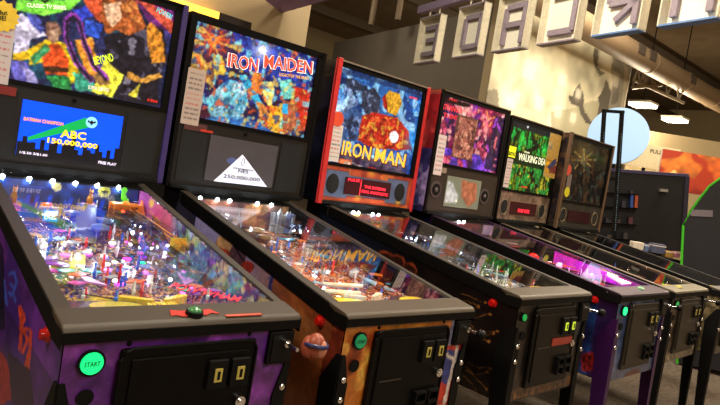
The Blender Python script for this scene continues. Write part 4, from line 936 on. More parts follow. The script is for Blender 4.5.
# ------------------------------------------------------------------ machine 5
def tl5(a):
    a.put(a.B > 0, (18, 20, 16), 1, .3, 10); M = (a.B < 1.775); a.mott([(40, 110, 30), (120, 130, 30), (30, 160, 60)], 20, .1, .9, M & (a.B > 1.62)); a.put((a.N.field(a.A*2.2, a.B*.5, 30, 2) > .15) & M, (20, 26, 14), .85)
    a.glow(522, 140, .05, (60, 210, 70), .6); a.glow(545, 150, .05, (60, 220, 80), .7); a.put((a.B < 1.607) & (a.B > 1.535), (20, 40, 20), .9); a.mott([(90, 120, 20), (170, 160, 40), (30, 130, 50)], 26, .1, .9, a.B < 1.53); a.put((a.N.field(a.A*2, a.B*.4, 34, 2) > .3) & (a.B < 1.53), (20, 24, 12), .8); a.put(a.B > 1.775, (34, 38, 40)); a.ell(528, 127, 1, 1, (240, 240, 220), wobble=0); a.grain(.35, 100)
def tltext5(i, t):
    MB_ = at(i, 506.5, 156, 1, YB+.011); q = at(i, 516.5, 148.5, 1, YB+.011)
    MB().box(MB_.x, q.x, YB+.0105, YB+.0115, MB_.z, q.z+.008).build('network_badge', flat((220, 220, 30), 'badge_yellow', .9, .4, 0), t)
    tlt(i, t, 'amc', (508, 155), (515.2, 156.3), .026, flat((40, 44, 10), 'badge_ink'), 'badge_lettering', YB+.0098)
    Wt = flat((225, 230, 190), 'title_cream', 1.0)
    tlt(i, t, 'THE', (524, 152.8), (529.5, 153.8), .012, Wt)
    tlt(i, t, 'WALKING DEAD', (518, 160), (547.5, 166.5), .052, Wt)
    tlt(i, t, 'STERN', (521, 187.5), (527, 188.3), .012, flat((210, 40, 30), 'red_lettering', .9))
def sp5(a): a.put(a.B > 0, (112, 94, 80), 1, .3, 14); a.mott([(84, 68, 58), (140, 118, 100)], 12, .25, .7); x, z = a.A+.02, a.B-1.222; a.put((abs(x) < .19) & (abs(z) < .056), (150, 120, 100), .7)
def front5(a): a.put(a.B > 0, (76, 66, 54), 1, .25, 14); a.mott([(52, 46, 40), (96, 82, 64)], 10, .25, .7); a.put((a.B < .575) & (a.B > .52) & (a.N.field(a.A*4, a.B, 30, 2) > -.2), (150, 138, 116), .8, .4); a.grain(.2)
def side5(a): a.put(a.B > 0, (26, 22, 22), 1, .4, 10)
def pf5(a): busy(a, [(60, 40, 30), (90, 30, 24), (50, 60, 40), (120, 100, 70), (30, 26, 24)])
def toys5(i, pf, rnd):
    insert_light(i, pf, onpf(i, 514, 233, .04), (255, 30, 30), .012, 5)
    for x, y, h, e, c in ((-.1, .95, .07, .12, (1, .5, .4)), (.1, .4, .06, .12, (1, .5, .4)), (-.1, .17, .055, .25, (1, .95, .8)), (.12, .17, .055, .25, (1, .95, .8))): bulb(pf, x, y, h, e*PB[4], c)
    apron(i, pf, None, ((-1, YELLOW), (1, YELLOW)), flat((70, 64, 56), 'dust_apron')); flippers(pf, flat((180, 60, 50), 'dull_red_flipper'), flat((130, 60, 50), 'brick_plastic'))
    scatter(i, pf, rnd, 14, 12, 4, [(150, 50, 44), (90, 80, 60), (60, 90, 60)], .28, 1.0, ins=((255, 60, 40), (255, 120, 60)), ei=3)
    lbk = [c for c in pf.parent.children if c.name.startswith('lockbar')][0]
    MB().lathe([(.018, 0), (.018, .006), (.012, .014)], (-.12, .03, .936)).build('action_button', mat('milky_yellow_lens', rgb(190, 180, 110), .2, emit=.3), lbk, smooth=True)
    MB().ball((.03, .42, PF0+.07), .014).build('red_lamp', mat('red_soft_lamp', (1, .1, .05), .3, emit=6, var=0), pf, smooth=True)

# ------------------------------------------------------------------ machine 6
def tl6(a):
    a.put(a.B > 0, (46, 36, 26), 1, .4, 12); a.glow(584, 155, .10, (150, 116, 60), .8); a.glow(584, 160, .03, (210, 190, 120), .9)
    for k in range(8): t = 2*math.pi*k/8; a.stroke([(584, 160), (584+13*math.cos(t), 160+12*math.sin(t))], 1.6, (190, 160, 90), .7)
    for x0, y0 in ((572, 172), (580, 168), (592, 172), (601, 176)): a.poly([(x0-3.5, y0), (x0, y0-7), (x0+3.5, y0), (x0+3, 202), (x0-5, 200)], (26, 22, 20), .9)
    a.mott([(90, 60, 36), (60, 70, 60)], 24, .42, .6); a.grain(.3)
def sp6(a): a.put(a.B > 0, (50, 46, 42), 1, .2, 14)
def boxside6(a): a.put(a.B > 0, (58, 50, 46), 1, .5, 8); a.mott([(96, 70, 50), (36, 34, 44)], 12, .2, .8)
def front6(a): a.put(a.B > 0, (60, 52, 44), 1, .3, 14)
def side6(a): a.put(a.B > 0, (110, 96, 70), 1, .3, 20); a.mott([(60, 54, 44), (150, 136, 100), (90, 80, 50)], 22, .2, .8)
def toys6(i, pf, rnd):
    for x, y, h, e, c in ((0, .9, .07, .05, (1, .7, .5)),): bulb(pf, x, y, h, e, c)
    apron(i, pf, None, ((-1, YELLOW), (1, YELLOW)), flat((60, 56, 50), 'grey_brown_apron')); flippers(pf, flat((180, 180, 170), 'pale_flipper'), flat((90, 90, 80), 'olive_plastic'))
    scatter(i, pf, rnd, 12, 10, 3, [(80, 76, 60), (60, 80, 60), (110, 60, 50)], .28, 1.0, ins=((120, 110, 90),), ei=.5)

def stick1(i, t):
    paper(i, t, -2, 52, .085, .21, seed=1, bg=(196, 188, 188)); burst(i, t, 2, 16, .055, flat((225, 190, 40), 'yellow_star', .1)); tlt(i, t, 'e But\n UE!', (-6, 20), (8, 21), .035, BLACKM, 'sticker_lettering', YB-.0045)
def stick2(i, t): paper(i, t, 193.5, 97, .082, .235, seed=2, lines=10, bg=(186, 168, 156))
def stick3(i, t):
    paper(i, t, 335.5, 143, .075, .19, seed=3); burst(i, t, 338, 119, .042, flat((225, 80, 50), 'orange_star', .1))
def stick4(i, t):
    paper(i, t, 440, 155, .075, .24, seed=4)
    p = at(i, 465, 138, 1, YB-.001); conv = lambda u, v: (lambda p: (p.x, p.z))(at(i, u, v, 1, YB-.001))
    a = Art(p.x-.10, p.x+.10, p.z-.125, p.z+.125, .005, conv, 440, (150, 96, 84)); a.mott([(110, 60, 56), (190, 140, 120), (70, 40, 40)], 30, .25, .8); a.grain(.3)
    a.build('framed_flyer', art_mat('printed_flyer', emit=.25, rough=.3), t, lambda A, B: (A, np.full_like(A, YB-.0016), B)); MB().box(p.x-.106, p.x+.106, YB-.001, YB+.0005, p.z-.131, p.z+.131).build('flyer_frame', flat((96, 76, 66), 'flyer_frame'), t)
def stick5(i, t):
    paper(i, t, 508, 173, .07, .2, seed=5)
    p = at(i, 552.5, 156, 1, YB-.008); conv = lambda u, v: (lambda p: (p.x, p.z))(at(i, u, v, 1, YB-.008))
    a = Art(p.x-.085, p.x+.085, p.z-.165, p.z+.165, .005, conv, 450, (200, 164, 80)); a.poly([(545, 158), (558, 160), (557, 174), (545, 172)], (214, 160, 30)); a.poly([(547, 166), (556, 158), (557, 163), (549, 171)], (60, 70, 120)); a.poly([(550, 168), (557, 165), (556, 174), (549, 173)], (120, 50, 40)); a.poly([(548, 142), (553, 143), (552, 150), (547, 149)], (180, 160, 120)); a.grain(.1)
    a.build('yellow_flyer', art_mat('printed_card', rough=.7), t, lambda A, B: (A, np.full_like(A, YB-.0086), B)); MB().box(p.x-.085, p.x+.085, YB-.008, YB-.007, p.z-.165, p.z+.165).build('flyer_backing', PAPER, t)
def stick6(i, t):
    burst(i, t, 568.5, 170, .045, flat((215, 80, 60), 'coral_star', .1)); burst(i, t, 567, 192, .042, flat((215, 205, 40), 'lemon_star', .1)); paper(i, t, 569, 182, .06, .12, seed=6, bg=(120, 112, 104))
def boxside3(a): a.put(a.B > 0, (22, 24, 44), 1, .4, 8); a.mott([(44, 48, 80), (14, 14, 26)], 8, .3, .7); a.stroke([(325, 76), (340, 70)], 1.5, (120, 110, 110), .6)
def boxside4(a):
    a.put(a.B > 1.5, (150, 34, 40), 1, .3, 10); a.put(a.B <= 1.5, (56, 50, 110), 1, .4, 10); a.mott([(190, 70, 70), (110, 20, 34)], 10, .3, .8, a.B > 1.5); a.mott([(150, 130, 180), (30, 40, 90)], 12, .3, .8, a.B <= 1.5)

GREEN1 = mat('lit_green_start', rgb(20, 228, 125), .3, emit=1.15, var=0); GREEN2 = mat('dim_green_start', rgb(20, 130, 80), .3, emit=.5, var=0); GREEN3 = mat('small_green_start', rgb(20, 150, 70), .3, emit=.7, var=0); GREEN4 = mat('bright_green_start', rgb(30, 230, 130), .3, emit=1.6, var=0)
PURP = mat('purple_trim', rgb(52, 38, 100), .45); REDT = mat('red_trim', rgb(205, 45, 45), .4); DARKDOOR = mat('dark_door', rgb(14, 12, 10), .4, spec=.2); GREYDOOR = mat('grey_brown_door', rgb(44, 39, 31), .45, spec=.3)
GOLDLINE = mat('tan_line', rgb(150, 128, 96), .5); BROWNT = mat('brown_trim', rgb(104, 78, 56), .5); GREYR = mat('grey_rail', rgb(120, 108, 90), .35, .5)
CF_ = [
 dict(label='purple pinball machine with a comic-style backglass and blue score screen, nearest at far left', style='lcd', side=side1, sidebg=(62, 32, 118), frontbg=(100, 44, 136), front=front1, startmat=GREEN1, startr=.0235, start=(-.226, .849), pfbg=(90, 70, 110), pf=pf1, bbbg=(26, 50, 120), bb=bb1, blade=blade1, bladebg=(220, 90, 150), toys=toys1, tbg=(30, 32, 60), tl=tl1, tltext=tltext1, spbg=(15, 14, 14), display=disp1, stickers=stick1, trim=PURP, knob=knob1, toptrim=BLACK, lockmat=LOCK1),
 dict(label='orange-fronted pinball machine with a white triangle on its grey screen', style='lcd', side=side2, sidebg=(108, 96, 124), frontbg=(190, 110, 40), front=front2, startmat=GREEN2, pfbg=(120, 90, 70), pf=pf2, bbbg=(140, 90, 70), bb=bb2, toys=toys2, tbg=(40, 30, 60), tl=tl2, tltext=tltext2, spbg=(20, 18, 18), display=disp2, stickers=stick2),
 dict(label='black pinball machine with bright red edge strips and a blue and red backglass', style='dmd', split=1.318, side=side3, sidebg=(24, 18, 18), frontbg=(34, 28, 24), front=front3, startmat=GREEN3, start=(-.248, .848), startr=.013, slotmat=GREENSLOT, doormat=DARKDOOR, pfbg=(60, 70, 80), pf=pf3, bbbg=(80, 80, 90), bb=bb3, toys=toys3, tbg=(40, 90, 160), tl=tl3, tltext=tltext3, spbg=(170, 70, 40), sp=sp3, boxside=boxside3, boxsidebg=(22, 24, 44), display=disp_dmd([('PULSE', (348, 181), (359.5, 182.2), .016), ('THE INTERIM', (364, 188), (385, 191.3), .016), ('REAL FANTASTIC', (361.5, 192.5), (387.5, 196.5), .016)]), stickers=stick3, trim=REDT, toptrim=mat('grey_strip', rgb(130, 120, 105), .4)),
 dict(label='dark blue pinball machine with pink and red backglass and purple front leg', style='round', side=side4, sidebg=(20, 16, 46), frontbg=(58, 62, 78), front=front4, startmat=GREEN4, startr=.02, doormat=GREYDOOR, lockmat=mat('dark_purple_metal', rgb(56, 34, 56), .35, .5), railmat=mat('purple_rail', rgb(60, 30, 70), .35, .5), legmat=mat('purple_leg', rgb(62, 18, 84), .4, .3), pfbg=(100, 30, 70), pf=pf4, bbbg=(110, 40, 50), bb=bb4, toys=toys4, tbg=(110, 30, 70), tl=tl4, tltext=tltext4, spbg=(50, 44, 38), display=disp4, stickers=stick4, boxside=boxside4, boxsidebg=(120, 30, 40), toptrim=GREYR),
 dict(label='dark pinball machine with green forest backglass and a yellow flyer at its corner', style='dmd', split=1.335, side=side5, sidebg=(26, 22, 22), frontbg=(76, 66, 54), front=front5, startmat=GREEN3, doormat=GREYDOOR, railmat=GREYR, lockmat=mat('grey_lockbar', rgb(110, 100, 80), .4, .3), pfbg=(70, 50, 40), pf=pf5, bbbg=(50, 44, 40), toys=toys5, tbg=(20, 22, 18), tl=tl5, tltext=tltext5, spbg=(112, 94, 80), sp=sp5, ringmat=mat('pewter', rgb(150, 138, 116), .4), display=disp_dmd([('GAME OVER', (517.5, 212), (529, 213.6), .026)]), stickers=stick5, toptrim=GREYR),
 dict(label='brown pinball machine with unlit dark backglass showing a pale star, last of the row', style='dmd', split=1.325, side=side6, sidebg=(110, 96, 70), frontbg=(60, 52, 44), front=front6, startmat=GREEN3, doormat=GREYDOOR, railmat=mat('dark_rail', rgb(50, 46, 42), .35, .4), pfbg=(40, 36, 32), pf=pf5, bbbg=(40, 36, 34), toys=toys6, tbg=(46, 36, 26), tl=tl6, tlemit=.55, spbg=(50, 46, 42), sp=sp6, ringmat=GOLDLINE, boxside=boxside6, boxsidebg=(58, 50, 46), display=disp_dmd([], (44, 16, 20)), stickers=stick6, trim=BROWNT, toptrim=BROWNT),
]

# ------------------------------------------------------------------ room
def struct(o): o['kind'] = 'structure'; return o
CARPET = mat('grey_carpet', rgb(112, 98, 84), .95, var=.35, scale=30, bump=.5)
WALLB = mat('beige_wall', rgb(176, 156, 120), .85, var=.04, scale=3); WALLG = mat('grey_wall', rgb(112, 102, 88), .85, var=.05, scale=3); CEIL = mat('dark_ceiling', rgb(130, 108, 80), .95, var=.15, scale=2)
struct(box('floor', (-6, 26, -6, 16, -.05, 0), CARPET))
struct(box('ceiling', (-6, 26, -6, 16, 6.0, 6.1), CEIL))
struct(box('wall_left', (-6.1, -6, -6, 16, 0, 6), WALLB)); struct(box('wall_front', (-6, 26, -6.1, -6, 0, 6), WALLB)); struct(box('wall_right', (26, 26.1, -6, 16, 0, 6), WALLB)); struct(box('wall_back', (-6, 26, 16, 16.1, 0, 6), mat('far_wall', rgb(150, 132, 100), .85, var=.05)))
pe = at(-1, 309, 20, 1, 2.4)
struct(box('wall_partition', (-5, pe.x, 2.4, 2.55, 0, 5.0), WALLB))
struct(box('trim_20', (-5, pe.x+.01, 2.37, 2.4, 0, 1.62), mat('painted_wall_shade', rgb(22, 20, 20), .8, spec=.2)))  # dark sheet painted in for the shade behind the row
# grey partition running back from the mural corner
c0 = Vector((6.22, 4.66, 0)); c1 = Vector((7.17, 9.77, 0))
struct(MB().prism([(c0.x, c0.y), (c1.x, c1.y), (c1.x+.2, c1.y), (c0.x+.2, c0.y)], 2, 0, 4.15).build('wall_grey', WALLG))
# mural on its own wall
me_ = at(-1, 632, 66, 1, 4.5)
struct(box('wall_mural', (6.2, me_.x, 4.51, 4.65, 0, 4.42), WALLB))
conv = lambda u, v: (lambda p: (p.x, p.z))(at(-1, u, v, 1, 4.5))
a = Art(6.2, me_.x, .6, 4.42, .035, conv, 900, (206, 196, 166))
def mural(a):
    k = .25
    a.N.field(a.A, a.B, 1, 1)
    def P(p, c, al=1): a.put(a.mask([a.conv(*q) for q in p], .12, 1.5), c, al, .08, 2)
    a.mott([(214, 204, 172), (198, 188, 156)], .9, .2, .6)
    P([(474, 92), (496, 94), (498, 112), (474, 110)], (120, 112, 96), .8); P([(548, 112), (600, 104), (604, 150), (548, 150)], (150, 144, 116), .7); P([(490, 110), (545, 118), (545, 150), (490, 140)], (206, 204, 168), .6)
    P([(576, 86), (582, 78), (587, 90), (586, 104), (592, 120), (586, 122), (580, 108), (574, 100), (570, 92), (575, 94)], (84, 76, 66)); P([(602, 88), (606, 80), (612, 96), (610, 120), (596, 122), (598, 108), (596, 100)], (92, 84, 72)); P([(596, 52), (600, 50), (599, 66), (604, 74), (600, 76), (595, 64)], (100, 92, 76))
    P([(610, 48), (632, 66), (627, 110), (606, 112), (612, 78)], (140, 132, 116)); P([(612, 60), (618, 62), (616, 100), (610, 100)], (96, 90, 80), .7); P([(624, 70), (629, 74), (626, 106), (621, 106)], (196, 180, 150), .6)
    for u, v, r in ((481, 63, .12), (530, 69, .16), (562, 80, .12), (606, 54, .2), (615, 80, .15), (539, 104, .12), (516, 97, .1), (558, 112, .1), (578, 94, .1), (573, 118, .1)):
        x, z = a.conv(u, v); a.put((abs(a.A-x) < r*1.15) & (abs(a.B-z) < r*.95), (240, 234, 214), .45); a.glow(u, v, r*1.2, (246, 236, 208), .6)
mural(a)
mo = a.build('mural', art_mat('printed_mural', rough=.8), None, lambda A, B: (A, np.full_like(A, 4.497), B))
md = mo.modifiers.new('thickness', 'SOLIDIFY'); md.thickness = .006
tag(mo, 'large cream wall mural with grey figures and soft white light spots', 'mural')

# ceiling structure
for k in range(5):
    y = -1+3.4*k
    struct(box('trim_%d' % (k+1), (-6, 26, y, y+.12, 5.55, 5.8), mat('steel_beam', rgb(84, 70, 54), .9)))
def rod_at(u, v0, v1, dist):
    d = CF + CR*(u-CX)/FPX - CU*(v1-CY)/FPX; p = Vector(CPOS)+Vector(d)*dist; return p
for u, v, dist in ((371, 25, 11.2), (397.5, 20, 10.9)):
    p = rod_at(u, 0, v, dist); o = MB().cyl((p.x, p.y, p.z), (p.x, p.y, 6.0), .055).build('ceiling_post', mat('tan_post', rgb(112, 94, 70), .7)); tag(o, 'thin tan post rising %s to the dark ceiling above the grey partition' % ('at left' if u < 380 else 'at right'), 'post', 'posts above the grey partition')
# duct
dc = at(-1, 657, 67, 1, 4.0)
b = MB(); b.cyl((3.0, 4.0, dc.z), (20, 4.0, dc.z), .215, None, 28)
for x in (10.4, 12.2, 14): b.cyl((x, 4.0, dc.z), (x+.06, 4.0, dc.z), .225, None, 28)
duct = b.build('air_duct', mat('tan_duct', rgb(128, 106, 80), .6, .1), smooth=True); tag(duct, 'long round tan air duct crossing under the dark ceiling beside the mural', 'air duct')
for k, x in enumerate((9.45, 9.95, 12.05)):
    v = MB().box(x, x+.28, 3.775, 3.80, dc.z-.05, dc.z+.12).build('duct_vent', mat('dark_grille', rgb(66, 54, 42), .8), duct)
# hanging hall lamps
LAMP = mat('hall_lamp_glow', (1, .88, .68), .4, emit=9, var=0)
for k, (u, v, dist) in enumerate(((643, 104, 13.0), (675, 119, 14.0))):
    p = rod_at(u, 0, v, dist); r = empty('hanging_lamp', tuple(p)); tag(r, ('left' if k == 0 else 'right')+' one of two bright hanging lamps under the dark ceiling', 'lamp', 'hanging hall lamps')
    MB().box(-.24, .24, -.24, .24, 0, .05, bev=.01).build('lamp_shade', mat('lamp_shade_metal', rgb(180, 170, 150), .5), r)
    MB().box(-.22, .22, -.22, .22, -.06, -.0).build('lamp_tube', LAMP, r)
    MB().cyl((0, 0, .05), (0, 0, 6.0-p.z), .012).build('lamp_cord', BLACKM, r)
    l = bpy.data.lights.new('hall_lamp', 'POINT'); l.energy = 230; l.color = (1, .85, .6); l.shadow_soft_size = .2; lo = bpy.data.objects.new('hall_lamp', l); col.objects.link(lo); lo.parent = r; lo.location = (0, 0, -.3)
# roof trusses near the lamps
for k, (u0, v0, u1, v1) in enumerate(((633, 80, 684, 103), (632, 88, 662, 85))):
    p, q = rod_at(u0, 0, v0, 12.5), rod_at(u1, 0, v1, 12.5); n = 9; b = MB(); up = Vector((0, 0, .5)); b.tube([p, q], .035); b.tube([p+up, q+up], .035)
    for j in range(n): b.tube([p.lerp(q, j/n)+up*(j % 2), p.lerp(q, (j+1)/n)+up*((j+1) % 2)], .02, 6)
    tag(b.build('roof_truss', mat('light_steel', rgb(112, 98, 78), .6)), ('long slanting' if k == 0 else 'short level')+' pale steel roof truss behind the hanging lamps', 'truss', 'roof trusses')
# purple soffit panel
C = rod_at(282, 0, 13, 4.2); z = C.z; C = Vector((C.x, C.y)); d1, d2 = Vector((math.sin(R(7)), math.cos(R(7)))), Vector((math.sin(R(57.8)), math.cos(R(57.8))))
o = MB().prism([tuple(C), tuple(C-d1*1.6), tuple(C-d2*1.6)], 2, z, z+.08).build('purple_ceiling_panel', mat('purple_panel', rgb(170, 140, 205), .8)); tag(o, 'purple pointed panel under the ceiling, above the machine with the white triangle screen', 'panel')

# ------------------------------------------------------------------ hanging letter sign (seen from behind)
WPAN = mat('cream_panel', rgb(232, 226, 206), .6, var=.05); LET = mat('grey_violet_letter', rgb(142, 128, 138), .6); PBAR = mat('violet_bar', rgb(132, 112, 140), .6); CREAM = mat('cream_return', rgb(214, 204, 178), .6)
BLUEU = mat('blue_underside', rgb(96, 130, 180), .6)
def rr(x0, x1, z0, z1): return (x0, x1, z0, z1)
LETTERS = {   # strokes in a 0..1 cell, already mirrored, as seen from this side
 'E': [(.2, .78, .72, .82), (.3, .78, .45, .55), (.15, .78, .16, .26), (.70, .80, .16, .82)],
 'D': [(.2, .8, .74, .84), (.2, .8, .16, .26), (.12, .24, .22, .78), (.72, .84, .16, .84)],
 'A': [(.2, .82, .74, .84), (.2, .82, .42, .52), (.12, .24, .12, .78), (.72, .84, .12, .78)],
 'C': [(.16, .78, .74, .84), (.16, .78, .14, .24), (.72, .84, .18, .80)],
 'R': [(.2, .84, .76, .86), (.2, .74, .42, .52), (.14, .26, .48, .80), (.72, .84, .12, .86)],
}
Hs = 2.70; sd = Vector((-.245, -.969, 0)).normalized()                 # along the sign, towards the camera side
starts = [(413, 64, 'E'), (449.5, 57.5, 'D'), (491, 52, 'A'), (539, 46, 'C'), (595, 38, 'R'), (661, 28, 'A')]
xm = Vector((sd.x, sd.y, 0)); nrm = Vector((-sd.y, sd.x, 0))            # nrm points away from the camera
if nrm.dot(Vector((1, 0, 0))) < 0: nrm = -nrm
first = at(-1, 413, 64, 2, Hs)
sign_grp = 'letter boxes of the hanging sign'
LN = {'E': 'first', 'D': 'second', 'C': 'fourth', 'R': 'fifth'}
for k, (u, v, ch) in enumerate(starts):
    p = at(-1, u, v, 2, Hs); t = (p-first).dot(xm); o0 = first+xm*t
    M = Matrix(((xm.x, nrm.x, 0, o0.x), (xm.y, nrm.y, 0, o0.y), (0, 0, 1, Hs), (0, 0, 0, 1)))
    r = empty('letter_box', M=M)
    nm = {0: 'letter E, leftmost of the hanging sign', 1: 'letter D, between the E and the A', 2: 'letter A, between the D and the C', 3: 'reversed letter C', 4: 'reversed letter R', 5: 'letter A cut off at the top right, beside the R'}[k]
    tag(r, 'cream open-backed sign box with '+nm, 'sign letter', sign_grp)
    W_, H_, D_ = .44, .56, .09
    MB().box(0, W_, D_-.012, D_, 0, H_).build('face_panel', WPAN, r)
    b = MB(); b.box(0, .012, 0, D_, 0, H_); b.box(W_-.012, W_, 0, D_, 0, H_); b.box(0, W_, 0, D_, H_-.012, H_); b.build('box_return', CREAM, r)
    MB().box(0, W_, 0, D_, -.004, .010).build('box_underside', BLUEU if k > 3 else LET, r)
    MB().box(-.002, W_+.002, -.008, .002, H_-.014, H_+.004).build('top_lip', LET, r)
    b = MB()
    for x0, x1, z0, z1 in LETTERS[ch]: b.box(x0*W_, x1*W_, D_-.05, D_-.012, z0*H_, z1*H_, bev=.004)
    if ch == 'R': b.box(-.02, .22, D_-.05, D_-.012, -.024, .024, M=Matrix.Translation((.11+.07, 0, .13)) @ Matrix.Rotation(R(-38), 4, 'Y'))
    b.build('letter', LET, r)
    for x in (.12, W_-.12): MB().cyl((x, .05, H_), (x, .05, H_+.088), .008, None, 8).build('hanger_rod', CREAM, r)
M = Matrix(((xm.x, nrm.x, 0, first.x), (xm.y, nrm.y, 0, first.y), (0, 0, 1, Hs), (0, 0, 0, 1)))
bar = empty('sign_bar', M=M); tag(bar, 'long violet bar carrying the hanging letter boxes', 'sign rail')
MB().box(-.12, 4.2, .01, .09, .65, .74).build('rail', PBAR, bar)
for x in (.35, 1.6, 2.9): MB().cyl((x, .05, .73), (x, .08, 3.28), .014).build('suspension_rod', CREAM, bar)

# ------------------------------------------------------------------ things at the right, behind the last machine
def billboard(u, v, dist, face_yaw):
    p = rod_at(u, 0, v, dist); return p
def lean(o, pv, deg=7.0):
    ax = Vector((pv[0]-CPOS[0], pv[1]-CPOS[1], 0)).normalized(); o.matrix_world = Matrix.Translation(pv) @ Matrix.Rotation(-R(deg), 4, ax) @ Matrix.Translation(-Vector(pv)) @ o.matrix_world
# round light
p = rod_at(618, 0, 135.5, 7.6); vd = (p-Vector(CPOS)); yw = math.atan2(vd.x, vd.y)
Mz = Matrix.Translation(p) @ Matrix.Rotation(-yw, 4, 'Z')
r = empty('round_lamp', M=Mz); tag(r, 'large round pale blue glowing disc behind the black rack', 'lamp')
MB().cyl((0, 0, 0), (0, .05, 0), .365, None, 48).build('diffuser', mat('pale_blue_glow', rgb(120, 140, 160), .5, emit=.78, ec=rgb(186, 222, 252), var=.0), r, smooth=True)
MB().cyl((0, .05, 0), (0, .10, 0), .37, None, 48).build('housing', PAPER, r, smooth=True)
MB().box(-.03, .03, .055, .095, -p.z, -.3).build('stand', BLACKM, r)
# black rack in front of it
ra = rod_at(605, 0, 150, 6.2); rb = rod_at(623, 0, 150, 6.2); ra.z = rb.z = 0
rk = empty('equipment_rack', M=Matrix.Translation(ra) @ Matrix.Rotation(-math.atan2((rb-ra).y, (rb-ra).x)*-1, 4, 'Z')); tag(rk, 'tall black perforated rack of two posts before the glowing disc', 'rack')
wd = (rb-ra).length; top = rod_at(612, 0, 108, 6.2).z
for x in (0, wd):
    b = MB(); b.box(x-.016, x+.016, -.02, .02, 0, top)
    b.build('rack_post', BLACKM, rk)
    b = MB()
    for k in range(40): b.box(x-.005, x+.005, -.0215, -.0195, 1.1+k*.026, 1.11+k*.026)
    b.build('post_slots', mat('slot_grey', rgb(110, 140, 160), .5), rk)
bpy.context.view_layer.update(); lean(rk, rod_at(622, 0, 180, 6.2), 6)
MB().box(-.02, wd+.02, -.018, .018, top-.03, top).build('crossbar', BLACKM, rk); MB().box(-.02, wd+.02, -.018, .018, 1.62, 1.66).build('crossbar', BLACKM, rk); MB().box(-.1, wd+.1, -.2, .2, 0, .04).build('rack_foot', BLACKM, rk)
# big dark cabinet
DK = mat('near_black_panel', rgb(24, 24, 30), .5, var=.25, scale=6)
pA, pB = rod_at(598, 0, 165, 6.6), rod_at(688, 0, 170, 6.6)
x_ = (pB-pA); x_.z = 0; wd = x_.length; ang = math.atan2(x_.y, x_.x)
bz = rod_at(650, 0, 247, 6.6).z; tz = rod_at(640, 0, 167, 6.6).z
r = empty('dark_display_cabinet', M=Matrix.Translation((pA.x, pA.y, 0)) @ Matrix.Rotation(ang, 4, 'Z')); tag(r, 'wide black display cabinet with a violet top edge behind the row', 'cabinet')
bpy.context.view_layer.update(); lean(r, rod_at(688, 0, 170, 6.6), 6)
MB().box(0, wd, 0, .12, bz, tz, bev=.01).build('body', DK, r); MB().box(-.01, wd+.01, -.012, .13, tz-.028, tz+.008, bev=.004).build('top_edge', mat('violet_edge', rgb(70, 66, 100), .3), r)
MB().box(.1, wd-.1, .02, .1, 0, bz).build('stand', BLACKM, r); MB().box(wd-.03, wd+.02, -.01, .13, bz, tz-.02).build('side_edge', mat('dark_violet', rgb(44, 42, 62), .4), r)
for zz in (1.05, 1.22, 1.4, 1.56): MB().box(.02, wd*.45, -.05, 0, zz, zz+.012).build('shelf', BLACK, r)
for k, (x, z, c) in enumerate(((wd*.36, 1.42, (60, 90, 170)), (wd*.41, 1.42, (190, 90, 60)), (wd*.68, 1.62, (150, 145, 140)))):
    MB().box(x, x+(.03 if k < 2 else .09), -.045, -.004, z-.0, z+(.14 if k < 2 else .03)).build('small_card', flat(c, 'card_%d' % k), r)
rr_ = random.Random(5)
for k in range(10):
    x = rr_.uniform(.04, wd*.4); z = rr_.choice((1.05, 1.22, 1.4, 1.56))+.012; s_ = rr_.uniform(.02, .05)
    o = MB().box(x, x+s_, -.048, -.008, z, z+s_*rr_.uniform(.6, 1.8)).build('shelf_gadget', flat((60+12*(k % 4), 58+8*(k % 3), 70), 'gadget_%d' % (k % 4)), r)
# green edged arcade cabinet
gp = rod_at(679, 0, 262, 5.4); yw = ang
r = empty('arcade_cabinet', M=Matrix.Translation((gp.x, gp.y, 0)) @ Matrix.Rotation(-math.atan2(gp.x-CPOS[0], gp.y-CPOS[1])-R(3), 4, 'Z')); tag(r, 'black arcade cabinet with a bright green curved edge at the right border', 'arcade cabinet')
zc = rod_at(679, 0, 225, 5.4).z; zt = rod_at(700, 0, 188, 5.4).z
prof = [(0, 0), (0, zc), (.05, zc+.13), (.11, zc+.24), (.19, zt), (.32, zt+.12), (.7, zt+.14), (.7, 0)]
bpy.context.view_layer.update(); lean(r, rod_at(679, 0, 240, 5.4), 7)
MB().prism(prof, 1, 0, .35).build('body', DK, r)
GR = mat('green_edge', rgb(70, 190, 40), .4)
MB().tube([(x-.004, -.004, z) for x, z in prof[:7]], .011).build('green_trim', GR, r, smooth=True)
MB().box(.05, .22, -.01, 0, 1.36, 1.42).build('grey_label', flat((120, 110, 120), 'grey_label'), r)
# orange poster on the far hall wall with a pale board beside it
pp = rod_at(682, 0, 173, 8.4); r = empty('orange_banner', M=Matrix.Translation(pp) @ Matrix.Rotation(ang, 4, 'Z')); tag(r, 'orange and red banner above the dark cabinet at the right', 'banner')
conv = lambda u, v: (0, 0)
a = Art(-.33, .6, -.27, .30, .02, conv, 77, (150, 44, 18)); a.mott([(170, 80, 28), (110, 26, 14), (180, 100, 36)], 3, .2, .9); a.put(abs(a.A+.12)+abs(a.B+.1) < .14, (240, 190, 110), .9)
o = a.build('banner_print', art_mat('printed_banner', rough=.6), r, lambda A, B: (A, np.full_like(A, 0.), B)); MB().box(-.33, .6, .004, .03, -.27, .30).build('banner_board', PAPER, r); MB().box(-.02, .02, .032, .06, -pp.z, .2).build('banner_stand', BLACKM, r)
pp = rod_at(652, 0, 160, 8.8); r = empty('pale_notice_board', M=Matrix.Translation(pp) @ Matrix.Rotation(ang, 4, 'Z')); tag(r, 'pale notice board with small dark lettering left of the orange banner', 'notice board')
MB().box(-.55, .4, 0, .03, -.13, .22).build('board', mat('pale_board', rgb(186, 172, 140), .8), r); text('board_lettering', 'PULLED', BLACKM, r, (-.05, -.002, .1), (1, 0, 0), (0, 0, 1), .28, .06)
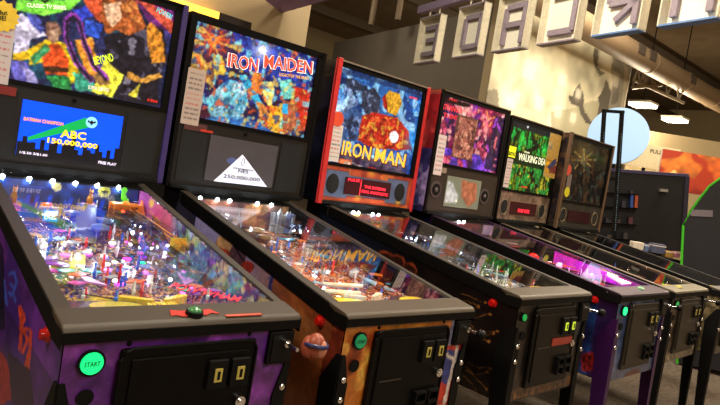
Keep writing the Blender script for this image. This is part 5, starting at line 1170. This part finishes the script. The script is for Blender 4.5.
MB().box(-.1, -.06, .03, .06, -pp.z, .1).build('board_stand', BLACKM, r)
# far low wall behind
q0, q1 = rod_at(632, 0, 128, 13.5), rod_at(760, 0, 146, 13.5)
struct(MB().prism([(q0.x, q0.y), (q1.x, q1.y), (q1.x+.1, q1.y+.1), (q0.x+.1, q0.y+.1)], 2, 0, q0.z).build('wall_far', mat('far_beige_wall', rgb(150, 132, 100), .85, var=.05)))
# small boxes beneath the dark cabinet
for k, (u, v, w_, h_, c) in enumerate(((636, 246, .10, .07, (214, 204, 186)), (644, 248, .04, .07, (90, 110, 150)), (656, 250, .12, .09, (80, 84, 110)), (667, 254, .07, .06, (170, 130, 60)), (675, 254, .04, .05, (190, 120, 140)))):
    p = rod_at(u, 0, v+3, 5.6); o = empty('small_carton', M=Matrix.Translation(p) @ Matrix.Rotation(ang, 4, 'Z'))
    tag(o, ('white', 'blue', 'slate blue', 'tan', 'pink')[k]+' small carton on the low black table under the dark cabinet', 'carton', 'cartons on the low table')
    MB().box(-w_/2, w_/2, -.04, .04, 0, h_, bev=.004).build('carton_body', flat(c, 'carton_%d' % k), o); MB().box(-w_/2-.001, w_/2+.001, -.042, .042, h_*.75, h_*.8+.004).build('carton_tape', PAPER, o)
pc = rod_at(655, 0, 254, 5.6)
r = empty('low_table', M=Matrix.Translation((pc.x, pc.y, 0)) @ Matrix.Rotation(ang, 4, 'Z')); tag(r, 'low black table under the dark cabinet holding small cartons', 'table')
MB().box(-.23, .23, -.08, .08, pc.z-.05, pc.z-.02).build('tabletop', BLACKM, r)
for x in (-.2, .2):
    for y in (-.055, .055): MB().box(x-.02, x+.02, y-.02, y+.02, 0, pc.z-.05).build('leg', BLACKM, r)

# wood ledge behind the first backboxes; lamplight on its edge put in as emission
p = at(-1, 150, -3, 1, 1.45); q = at(-1, 247, 25.5, 1, 1.45); d = q-p; L = d.length; dx = d.normalized()
zz = Vector((0, 0, 1)); M = Matrix.Translation((p.x, 1.45, 0))
topb = empty('lamplit_ledge', (p.x, 2.36, 0))
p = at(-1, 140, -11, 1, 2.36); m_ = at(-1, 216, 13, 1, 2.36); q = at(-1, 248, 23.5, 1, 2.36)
topb.location = (p.x, 2.36, p.z); tag(topb, 'ledge on the beige wall behind the first backboxes, lamplight put in as amber glow', 'wall lamp')
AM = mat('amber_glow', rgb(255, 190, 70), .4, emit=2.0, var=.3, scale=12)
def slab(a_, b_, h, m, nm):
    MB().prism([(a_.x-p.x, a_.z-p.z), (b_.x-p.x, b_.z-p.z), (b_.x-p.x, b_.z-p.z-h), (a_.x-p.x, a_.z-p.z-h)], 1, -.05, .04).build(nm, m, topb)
slab(p, m_, .10, AM, 'lamplit_edge'); slab(m_, q, .12, mat('dark_brown_box', rgb(50, 40, 34), .6), 'dark_end_box')
l = bpy.data.lights.new('ledge_fill_light', 'POINT'); l.energy = 5; l.color = (1, .7, .35); l.shadow_soft_size = .1; lo = bpy.data.objects.new('ledge_fill_light', l); col.objects.link(lo); lo.parent = topb; lo.location = (.1, -.15, .15)  # lamp added to spread the ledge glow

for i_, c_ in enumerate(CF_): machine(i_, c_)
